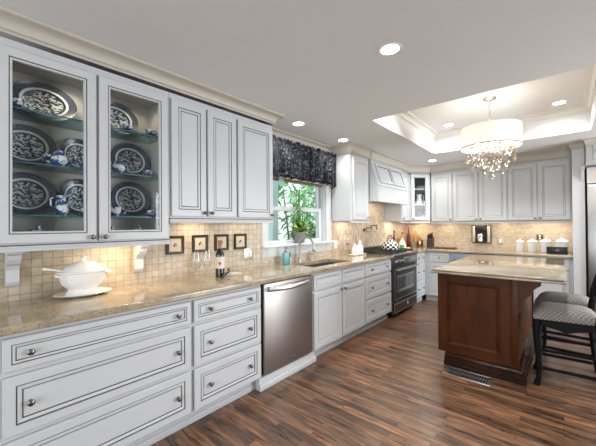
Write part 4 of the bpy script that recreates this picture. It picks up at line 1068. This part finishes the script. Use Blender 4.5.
plate('round blue white plate on the lowest glass shelf behind the right door', .925, Z3, .140, .132, .072, .2)
def cup(label, y, x, z, r=.038, h=.05, saucer=True, handle=1):
    t = thing('tea_cup', label, 'cup', (x, y, z + .0005), 0, 'blue and white cups in the glass cabinet')
    z0 = 0
    if saucer:
        s = MB(); s.lathe([(1e-5, .003), (r * .7, .004), (r * 1.6, .012), (r * 1.65, .011), (r * .8, 0), (1e-5, 0)], BWCHINA, n=20); s.build('saucer', t); z0 = .005
    c = MB(); c.lathe([(r * .5, z0), (r * .55, z0 + .004), (r * .85, z0 + h * .5), (r, z0 + h), (r * .95, z0 + h), (r * .8, z0 + h * .5), (r * .45, z0 + .008), (1e-5, z0 + .008)], BWCHINA, n=20); c.build('bowl', t)
    c = MB(); c.tube([(0, handle * (r * .85), z0 + h * .85), (0, handle * (r * 1.4), z0 + h * .75), (0, handle * (r * 1.35), z0 + h * .4), (0, handle * r * .7, z0 + h * .3)], .004, BWCHINA, 6); c.build('handle', t)
    return t
cup('tea cup on saucer at the left end of the top shelf', .275, .215, Z1, .036, .045)
cup('tea cup at the right end of the top shelf, right door', 1.005, .215, Z1, .036, .045)
cup('tea cup left of the other cup on the top shelf, right door', .845, .225, Z1, .034, .038)
cup('small cup at the right of the lowest glass shelf, left door', .600, .225, Z3, .030, .040)
cup('blue cup at the left of the lowest glass shelf, right door', .765, .210, Z3, .050, .060, False)
cup('small cup at the right end of the lowest glass shelf, right door', 1.000, .235, Z3, .028, .040)
cup('cup on saucer right of the teapot on the middle shelf, right door', .985, .225, Z2, .034, .036)
def teapot(label, y, x, z, r=.05, h=.085, spout=1, name='teapot', cat='teapot', open_top=False):
    t = thing(name, label, cat, (x, y, z + .0005), 0)
    c = MB(); c.lathe([(r * .6, 0), (r * .65, .006), (r, h * .40), (r * .92, h * .7), (r * .55, h * .9), (r * .6, h), (r * .5, h), (1e-5, h * .9)], BWCHINA, n=22); c.build('body', t)
    c = MB(); c.tube([(0, -spout * r * .85, h * .75), (0, -spout * r * 1.55, h * .75), (0, -spout * r * 1.6, h * .4), (0, -spout * r * .9, h * .3)], .006, BWCHINA, 7); c.build('handle', t)
    c = MB(); c.tube([(0, spout * r * .8, h * .35), (0, spout * r * 1.3, h * .55), (0, spout * r * 1.65, h * .95)], [.014, .010, .007], BWCHINA, 8); c.build('spout', t)
    if not open_top:
        c = MB(); c.lathe([(r * .6, h), (r * .5, h + .010), (r * .2, h + .02), (.006, h + .022), (.009, h + .03), (1e-5, h + .036)], BWCHINA, n=20); c.build('lid', t)
    return t
teapot('blue white teapot at the middle shelf behind the left door', .470, .205, Z2, .050, .080, 1)
teapot('blue white creamer right of the teapot on the middle shelf, left door', .610, .215, Z2, .036, .060, -1, name='creamer', cat='creamer', open_top=True)
teapot('blue white teapot on the middle shelf behind the right door', .790, .215, Z2, .046, .070, 1)
t = thing('milk_pitcher', 'tall white pitcher with blue flowers on the lowest glass shelf', 'pitcher', (.21, .482, Z3 + .0005))
c = MB(); c.lathe([(.026, 0), (.030, .004), (.038, .04), (.034, .075), (.026, .092), (.034, .118), (.031, .118), (.022, .092), (1e-5, .088)], BWCHINA, n=22); c.build('body', t)
c = MB(); c.tube([(0, -.026, .105), (0, -.058, .10), (0, -.056, .055), (0, -.034, .035)], .005, BWCHINA, 7); c.build('handle', t)
c = MB(); c.prism([(.024, .095), (.050, .119), (.026, .118)], 'x', -.010, .010, BWCHINA); c.build('lip', t, flat=True)
def covdish(label, y, x, z, r, h):
    t = thing('covered_dish', label, 'dish', (x, y, z + .0005), 0)
    c = MB(); c.lathe([(r * .5, 0), (r * .6, .006), (r * 1.25, .022), (r * 1.2, .026), (r * .9, .024)], BWCHINA, n=24, sx=.7); c.build('bowl', t)
    c = MB(); c.lathe([(r * .95, .026), (r * .8, .04), (r * .4, h * .7), (.012, h * .75), (.009, h * .85), (.013, h), (1e-5, h + .004)], BWCHINA, n=24, sx=.7); c.build('lid', t)
covdish('covered blue white dish on the cabinet bottom, left door', .375, .17, Z4, .09, .085)
covdish('covered blue white dish on the cabinet bottom, right door', .935, .18, Z4, .085, .080)
covdish('small covered blue dish at the left of the cabinet bottom, right door', .760, .18, Z4, .055, .075)

# corner cabinet contents
t = thing('pitcher', 'white pitcher on the middle shelf of the corner glass cabinet', 'pitcher', (.415, 5.925, 1.7305)); t.rotation_euler = (0, 0, PI / 4)
c = MB(); c.lathe([(.045, 0), (.048, .005), (.055, .08), (.04, .15), (.048, .19), (.042, .19), (.034, .15), (1e-5, .14)], CERAM, n=20); c.build('body', t); c = MB(); c.tube([(.04, 0, .17), (.09, 0, .16), (.085, 0, .09), (.05, 0, .06)], .009, CERAM, 7); c.build('handle', t)
t = thing('mug', 'small white mug beside the pitcher in the corner cabinet', 'mug', (.505, 6.02, 1.7305))
c = MB(); c.lathe([(.03, 0), (.034, .07), (.030, .07), (.026, .01), (1e-5, .01)], CERAM, n=16); c.build('body', t); c = MB(); c.tube([(.03, 0, .055), (.052, 0, .05), (.05, 0, .025), (.03, 0, .018)], .005, CERAM, 6); c.build('handle', t)
o = MB().lathe([(.035, 0), (.04, .005), (.085, .05), (.080, .05), (.03, .01), (1e-5, .01)], mat('grey_teal_bowl', (.25, .36, .34), .3), n=22).build('bowl', loc=(.455, 5.925, 2.0205)); tag(o, 'grey-green bowl on the top shelf of the corner cabinet', 'bowl')
o = MB().lathe([(.035, 0), (.05, .03), (.06, .08), (.055, .11), (.05, .11), (.04, .03), (1e-5, .02)], mat('brown_jar_glaze', (.22, .18, .13), .35), n=20).build('jar', loc=(.47, 5.90, 1.4255)); tag(o, 'brownish jar at the bottom of the corner glass cabinet', 'jar')

# ================================================================== LEFT COUNTER THINGS
Zc = CT1 + .0008
o = MB().lathe([(.09, 0), (.10, .003), (.145, .016), (.15, .020), (.146, .022), (.10, .009), (1e-5, .008)], PORC, n=40, sx=.72, sy=1.05, lobes=8, amp=.02).build('serving_plate', loc=(.17, .600, Zc)); tag(o, 'white oval underplate beneath the soup tureen', 'plate')
t = thing('soup_tureen', 'white porcelain soup tureen with domed lid on its underplate', 'tureen', (.17, .600, Zc + .0095))
c = MB(); c.lathe([(.098, 0), (.098, .006), (.086, .022), (.080, .036), (.090, .048), (.112, .068), (.122, .095), (.126, .135), (.138, .141), (.139, .149), (.125, .150), (.115, .12), (1e-5, .10)], PORC, n=48, sx=.74, sy=1.0, lobes=8, amp=.022); c.build('bowl', t)
c = MB(); c.lathe([(.118, .150), (.112, .158), (.092, .180), (.060, .200), (.025, .209), (.010, .212), (.009, .218), (.018, .224), (.019, .232), (.010, .241), (1e-5, .243)], PORC, n=48, sx=.74, sy=1.0, lobes=8, amp=.015); c.build('lid', t)
c = MB()
for s in (-1, 1): c.tube([(-.025, s * .118, .125), (-.02, s * .145, .13), (.02, s * .145, .13), (.025, s * .118, .125)], .008, PORC, 8)
c.build('handle', t)
t = thing('ladle', 'white ladle handle poking out of the tureen to the left', 'ladle', (.17, .600, Zc))
c = MB(); c.tube([(-.005, -.105, .162), (-.006, -.16, .178), (-.008, -.205, .188)], [.006, .006, .009], PORC, 8); c.build('handle', t)
def picture(label, y, first=[None]):
    if first[0] is None:
        t = thing('picture_frame', label, 'picture', (.0125, y, 1.194), 0, 'small framed pictures on the tile')
        f = MB(); h = .077
        def ring(i, x): return [(x, -h + i, -h + i), (x, h - i, -h + i), (x, h - i, h - i), (x, -h + i, h - i)]
        R = [(0, 0), (0, .016), (.006, .02), (.016, .017), (.022, .012), (.023, .006)]
        for a, b in zip(R[:-1], R[1:]):
            p, q = ring(*a), ring(*b)
            for k in range(4): f.add([p[k], p[(k + 1) % 4], q[(k + 1) % 4], q[k]], [(0, 1, 2, 3)], FRAMEM)
        f.build('frame', t, angle=20)
        f = MB(); q = ring(.0215, .0065); f.add(q + ring(.0215, .001), [(0, 1, 2, 3), (7, 6, 5, 4)], PEACH); f.box(.0066, .0076, -.042, .042, -.042, .042, PEACH); f.build('print', t, flat=True)
        f = MB()
        for (a, b, r) in ((-.008, -.004, .010), (.008, .004, .007), (0, .010, .006)): f.lathe([(1e-5, .0078), (r, .0078), (1e-5, .0084)], FRAMEM, c=(0, a, b), n=10, ax='x')
        f.tube([(.008, -.02, -.016), (.008, 0, -.012), (.008, .02, -.014)], .0014, FRAMEM, 5); f.build('drawing', t)
        first[0] = t; return t
    return dup(first[0], (.0125, y, 1.194), None, label)
for y, lab in ((1.292, 'small dark framed picture leftmost, half behind the china cabinet corner'), (1.527, 'small dark framed picture above the two wine glasses'), (1.757, 'small dark framed picture right behind the wine bottle'), (1.981, 'small dark framed picture above the double switch plate')): picture(lab, y)
t = thing('wine_bottle', 'full red wine bottle with cream label standing on the counter', 'bottle', (.264, 1.565, Zc))
c = MB(); c.lathe([(.034, 0), (.0375, .004), (.0375, .185), (.034, .205), (.018, .232), (.0145, .245), (.0145, .262)], WINEG, n=24); c.build('bottle', t)
c = MB(); c.lathe([(.0152, .245), (.0155, .30), (.017, .302), (.017, .312), (.0145, .314), (1e-5, .314)], CORKF, n=18); c.build('capsule', t)
c = MB(); c.lathe([(.0379, .075), (.0379, .175)], LABELM, n=24, caps=False); c.build('label', t)
c = MB(); c.lathe([(1e-5, .0381), (.012, .0381), (1e-5, .0386)], REDPAINT, c=(0, 0, 0), n=8, ax='x', sx=.9, sy=1.2)
c.v = [tuple(Matrix.Rotation(-.65, 4, 'Z') @ Vector((v[0], v[1], v[2] + .118))) for v in c.v]; c.build('label_crest', t)
def wineglass(label, loc):
    t = thing('wine_glass', label, 'wine glass', loc, 0, 'clear wine glasses on the counter')
    c = MB(); c.lathe([(.036, 0), (.036, .002), (.008, .006), (.004, .012), (.004, .095), (.010, .103)], GLASSW, n=24); c.build('stem', t)
    c = MB(); c.lathe([(.006, .100), (.030, .120), (.042, .150), (.041, .185), (.033, .245), (.0322, .245), (.040, .185), (.041, .150), (.029, .122), (1e-5, .106)], GLASSW, n=28); c.build('bowl', t); return t
wg = wineglass('clear wine glass left of the other, beside the wine bottle', (.353, 1.284, Zc)); dup(wg, (.344, 1.388, Zc), None, 'clear wine glass nearer the wine bottle')
o = MB().box(-.05, .05, -.085, .085, 0, .012, mat('pale_mat', (.72, .66, .56), .5), .004).build('trivet', loc=(.235, 1.70, Zc)); tag(o, 'flat pale slab on the counter right of the wine bottle', 'trivet')
t = thing('corkscrew', 'black and chrome corkscrew lying in front of the wine bottle', 'corkscrew', (.315, 1.595, Zc))
c = MB(); c.tube([(.02, -.06, .012), (-.005, .0, .030), (-.02, .04, .040)], [.010, .011, .009], BLACKM, 10); c.build('handle', t)
c = MB(); c.tube([(.035, -.05, .008), (.012, .0, .016), (-.008, .05, .018)], .006, CHROME, 8); c.tube([(.012, 0, .016), (-.005, 0, .030)], .006, CHROME); c.build('lever', t)
t = thing('bottle_stopper', 'round topped dark bottle stopper on the pale slab', 'bottle stopper', (.235, 1.675, Zc + .0125))
c = MB(); c.sphere((0, 0, .036), .016, PEWTER, 12); c.build('ball', t); c = MB(); c.lathe([(.011, 0), (.008, .012), (.006, .022)], CHROME, n=12); c.build('cone', t)
def wallplate(name, label, cat, loc, axis, w, h, kind, m=PLASTW):
    t = thing(name, label, cat, loc, 0 if axis == 'y' else RL)
    c = MB(); c.box(-w / 2, w / 2, -.006, 0, -h / 2, h / 2, m, .002); c.build('plate', t)
    k = {'double': 2, 'single': 1, 'outlet': 1}[kind]
    for i in range(k):
        x = (i - (k - 1) / 2) * .046
        c = MB()
        if kind == 'outlet':
            for z in (-.02, .02): c.lathe([(.015, .006), (.015, .0075), (1e-5, .0075)], PLASTW, c=(x, 0, z), n=14, ax='y')
        else: c.box(x - .016, x + .016, -.0095, -.006, -.033, .033, CERAM, .002)
        c.build('socket' if kind == 'outlet' else 'rocker', t)
    return t
GREYP = mat('nickel_plate', (.50, .47, .42), .35, .6)
wallplate('switch_plate', 'nickel double rocker switch plate left of the window', 'switch', (.0125, 2.09, 1.060), 'x', .125, .118, 'double', GREYP)
wallplate('switch_plate', 'white switch plate right below the window corner', 'switch', (.0125, 3.70, 1.075), 'x', .075, .118, 'single')
wallplate('outlet_plate', 'single outlet plate under the cabinet left of the range', 'outlet', (.0125, 4.02, 1.12), 'x', .075, .118, 'outlet', GREYP)
wallplate('switch_plate', 'white switch plate on the back wall right of the coffee maker', 'switch', (1.66, YB - .0125, 1.06), 'y', .085, .125, 'single', GREYP)
wallplate('outlet_plate', 'dark outlet plate on the back wall behind the canisters', 'outlet', (2.195, YB - .0125, 1.135), 'y', .085, .085, 'outlet', BRONZE)

# tray with two white pitchers by the range
o = MB().box(-.06, .06, -.17, .17, 0, .014, mat('cream_tray', (.74, .68, .56), .4), .005).build('serving_tray', loc=(.20, 3.985, Zc)); tag(o, 'cream tray holding white jugs on the counter beside the range', 'tray')
def jug(label, y, r, h, x=.20):
    t = thing('oil_cruet', label, 'cruet', (x, y, Zc + .0145), 0)
    c = MB(); c.lathe([(r * .9, 0), (r, .005), (r, h * .45), (r * .75, h * .6), (r * .35, h * .72), (r * .35, h * .80), (r * .5, h * .82), (r * .4, h * .88), (1e-5, h * .9)], PORC, n=20); c.build('body', t)
    c = MB(); c.tube([(0, 0, h * .87), (0, -.01, h * .97), (0, -.03, h)], [.010, .008, .006], PORC, 8); c.build('spout', t)
jug('shorter white cruet on the cream tray, left one', 3.925, .052, .155); jug('taller white cruet on the cream tray, right one', 4.06, .050, .205)

# ================================================================== RANGE AND CORNER THINGS
t = thing('tea_kettle', 'black and white checked kettle on the range', 'kettle', (.43, 4.60, .954))
c = MB(); c.lathe([(.090, 0), (.118, .014), (.135, .05), (.128, .09), (.100, .125), (.068, .145)], CHECK, n=32, uvr=(20, 6)); c.build('body', t)
c = MB(); c.lathe([(.070, .145), (.055, .158), (.025, .167), (.008, .170), (.010, .181), (.016, .188), (.014, .199), (1e-5, .203)], CHECK, n=24, uvr=(12, 5)); c.build('lid', t)
c = MB(); c.tube([(.0, .10, .06), (0, .15, .085), (0, .175, .115)], [.022, .015, .012], CHECK, 10); c.build('spout', t)
c = MB(); c.tube([(0, -.10 * math.cos(a), .12 + .115 * math.sin(a)) for a in [PI * i / 12 for i in range(13)]], .0055, BLACKM, 8); c.build('handle', t)
Zb = Zc
def bottle(name, label, cat, loc, prof, m, cap=None, capm=None, n=18, sx=1, sy=1, group=None):
    t = thing(name, label, cat, loc, 0, group); c = MB(); c.lathe(prof, m, n=n, sx=sx, sy=sy); c.build('body', t)
    if cap: c = MB(); c.lathe(cap, capm, n=n); c.build('cap', t)
    return t
# lantern-like red figure and candlestick near the left wall, right of the range
t = thing('red_lantern', 'small dark red lantern with ring top behind the checked kettle', 'lantern', (.085, 5.38, Zb))
c = MB(); c.lathe([(.05, 0), (.05, .012), (.043, .016), (.043, .03)], REDD, n=6); c.lathe([(.046, .14), (.046, .15), (.02, .19), (.012, .21), (1e-5, .215)], REDM, n=6)
for i in range(6): a = i * PI / 3; c.tube([(.041 * math.cos(a), .041 * math.sin(a), .02), (.041 * math.cos(a), .041 * math.sin(a), .145)], .004, REDD, 5)
c.build('cage', t); c = MB(); c.tube([(0, .025 * math.cos(a), .215 + .04 * math.sin(a)) for a in [PI * i / 8 for i in range(9)]], .004, BLACKM, 6); c.build('handle', t)
c = MB(); c.lathe([(.02, .03), (.022, .09), (.01, .10), (1e-5, .10)], CREAM, n=12); c.build('candle', t)
bottle('vinegar_bottle', 'tall slim dark red bottle right of the red lantern', 'bottle', (.085, 5.53, Zb), [(.035, 0), (.038, .01), (.036, .13), (.018, .19), (.013, .28), (.016, .285), (.015, .33), (1e-5, .335)], REDD)
bottle('sauce_bottle', 'tall bottle with a bright red cap in the back corner', 'bottle', (.155, 6.06, Zb), [(.034, 0), (.036, .01), (.036, .21), (.016, .275), (.014, .33)], REDD, [(.0165, .325), (.0165, .36), (.012, .385), (1e-5, .39)], REDM)
bottle('oil_bottle', 'tall amber oil bottle right of the red capped bottle', 'bottle', (.265, 6.13, Zb), [(.036, 0), (.038, .01), (.038, .20), (.015, .27), (.013, .32)], AMBER, [(.0155, .315), (.0155, .345), (1e-5, .347)], CREAM)
bottle('oil_bottle', 'squat dark amber square bottle left of the knife block', 'bottle', (.365, 6.10, Zb), [(.055, 0), (.06, .01), (.06, .12), (.05, .14), (.018, .155), (.016, .18)], AMBERD, [(.019, .175), (.019, .20), (1e-5, .202)], CREAM, n=4)
bottle('oil_bottle', 'golden honey bottle behind the white bottle in the corner', 'bottle', (.09, 5.90, Zb), [(.04, 0), (.043, .01), (.043, .18), (.018, .23), (.016, .26)], AMBER, [(.0185, .255), (.0185, .285), (1e-5, .287)], REDD)
t = thing('wicker_basket', 'small brown wicker basket in the corner above the white bottle', 'basket', (.10, 5.78, Zb))
c = MB(); c.lathe([(.045, 0), (.05, .004), (.06, .16), (.064, .17), (.058, .172), (.052, .16), (.044, .01), (1e-5, .01)], WICKER, n=20); c.build('body', t)
c = MB(); c.tube([(0, .058 * math.cos(a), .165 + .07 * math.sin(a)) for a in [PI * i / 10 for i in range(11)]], .005, WICKER, 6); c.build('handle', t)
o = MB().lathe([(.048, 0), (.05, .005), (.052, .095), (.055, .10), (.048, .10), (.045, .01), (1e-5, .01)], GREYM, n=22).build('stone_crock', loc=(.275, 6.00, Zb)); tag(o, 'small grey stoneware crock in the corner by the bottles', 'crock')
t = bottle('cleaner_bottle', 'white rounded bottle in front of the corner bottles', 'bottle', (.215, 5.60, Zb), [(.06, 0), (.066, .012), (.066, .06), (.05, .11), (.022, .15), (.014, .165)], CERAM, [(.016, .16), (.016, .175), (.006, .19), (1e-5, .195)], CERAM)
o = MB().box(-.035, .035, -.025, .025, 0, .075, GREENC, .006).lathe([(.02, .075), (.018, .085), (1e-5, .088)], CERAM, n=12).build('spice_tin', loc=(.275, 5.44, Zb)); tag(o, 'small green spice tin in front of the white bottle', 'tin')
o = MB().box(-.045, .045, -.05, .05, 0, .022, mat('butter_yellow_dish', (.68, .58, .33), .4), .008).build('spoon_rest', loc=(.35, 5.48, Zb)); tag(o, 'pale yellow spoon rest on the counter right of the range', 'spoon rest')
t = thing('knife_block', 'black knife block with dark knife handles on the back counter', 'knife block', (.565, 6.08, Zb))
c = MB(); c.prism([(-.06, 0), (.06, 0), (.06, .19), (.02, .20), (-.06, .15)], 'x', -.05, .05, mat('black_block', (.03, .03, .03), .4)); c.build('block', t, flat=True, recalc=True)
for i in range(6):
    x = -.033 + .033 * (i % 3); y = -.03 + .045 * (i // 3); z0 = .155 + .03 * (i // 3)
    c = MB(); c.tube([(x, y, z0), (x, y - .03, z0 + .075 + .012 * (i % 3))], .010, BLACKM, 8); c.build('knife_handle', t)
t = thing('cutting_board', 'dark wooden serving board lying on the back counter', 'cutting board', (.86, 5.98, Zb))
c = MB(); c.box(-.17, .17, -.09, .09, 0, .022, WOODD, .005); c.build('board', t); c = MB(); c.tube([(-.155, -.02, .022), (-.155, 0, .036), (-.155, .02, .022)], .004, BRONZE, 6); c.tube([(.155, -.02, .022), (.155, 0, .036), (.155, .02, .022)], .004, BRONZE, 6); c.build('handle', t)

# wall coffee maker
COLM = mat('satin_column_steel', (.62, .57, .50), .42, .85)
t = thing('coffee_maker', 'built-in steel and black coffee maker on the back wall tile', 'coffee maker', (1.385, YB - .0125, 1.176))
c = MB(); hw_, hh = .15, .16
c.box(-hw_, hw_, -.03, 0, hh - .012, hh, BRONZE, .003); c.box(-hw_, hw_, -.03, 0, -hh, -hh + .012, BRONZE, .003); c.box(-hw_, -hw_ + .01, -.03, 0, -hh + .012, hh - .012, BRONZE); c.box(hw_ - .01, hw_, -.03, 0, -hh + .012, hh - .012, BRONZE); c.box(-hw_ + .01, hw_ - .01, -.006, 0, -hh + .012, hh - .012, DARKIN); c.build('frame', t)
for s in (-1, 1):
    c = MB(); pts = [(s * (hw_ - .012), -.0)] ; x0, x1 = sorted((s * (hw_ - .011), s * (hw_ - .062))); c.box(x0, x1, -.05, -.006, -hh + .013, hh - .013, COLM, .012, 3); c.build('steel_column', t)
c = MB(); c.box(-.085, .085, -.06, -.006, .06, .145, BLACKM, .006); c.lathe([(.03, .045), (.04, .06)], BLACKM, c=(0, -.045, 0), n=16); c.build('brew_head', t); c = MB(); c.box(-.085, .085, -.075, -.006, -.147, -.128, BLACKM, .004); c.build('drip_tray', t)
c = MB(); c.lathe([(.040, -.127), (.046, -.12), (.046, -.03), (.038, -.005), (.035, .005), (1e-5, .006)], CHROME, c=(-.01, -.055, 0), n=22); o = c.build('carafe', t); c = MB(); c.tube([(.03, -.055, -.01), (.075, -.055, -.02), (.075, -.055, -.09), (.034, -.055, -.105)], .009, BLACKM, 8); c.build('handle', o)

# canisters
def canister(label, x, r, h, k=1.0, y=6.02):
    t = thing('canister', label, 'canister', (x, y, Zb), 0, 'white canisters on the back counter')
    c = MB(); c.lathe([(r * .94, 0), (r * .97, .004), (r, h), (r * .9, h), (r * .88, .01), (1e-5, .01)], CERAM, n=28); c.build('jar', t)
    c = MB(); c.lathe([(r * 1.10, h), (r * 1.13, h + .006), (r * 1.05, h + .012), (r * .7, h + .034 * k), (r * .25, h + .046 * k), (.012, h + .05 * k), (.010, h + .058 * k), (.015, h + .066 * k), (.009, h + .075 * k), (1e-5, h + .077 * k)], CERAM, n=28); c.build('lid', t)
canister('smallest white lidded canister, leftmost on the back counter', 1.955, .053, .150, .75); canister('second white lidded canister from the left on the back counter', 2.11, .062, .152, .85)
canister('third white lidded canister, left behind the black box', 2.277, .070, .158); canister('largest white lidded canister nearest the fridge panel', 2.462, .075, .160, 1.15)
t = thing('black_box', 'black oblong box with silver squiggle before the canisters', 'box', (2.407, 5.865, Zb))
c = MB(); c.box(-.117, .117, -.05, .05, 0, .095, BLACKM, .004); c.build('box', t)
c = MB(); c.tube([(-.012, -.0515, .035), (.0, -.0515, .055), (.02, -.0515, .062), (.03, -.0515, .055), (.018, -.0515, .045), (-.005, -.0515, .040), (.03, -.0515, .035)], .0028, CHROME, 6); c.build('emblem', t)
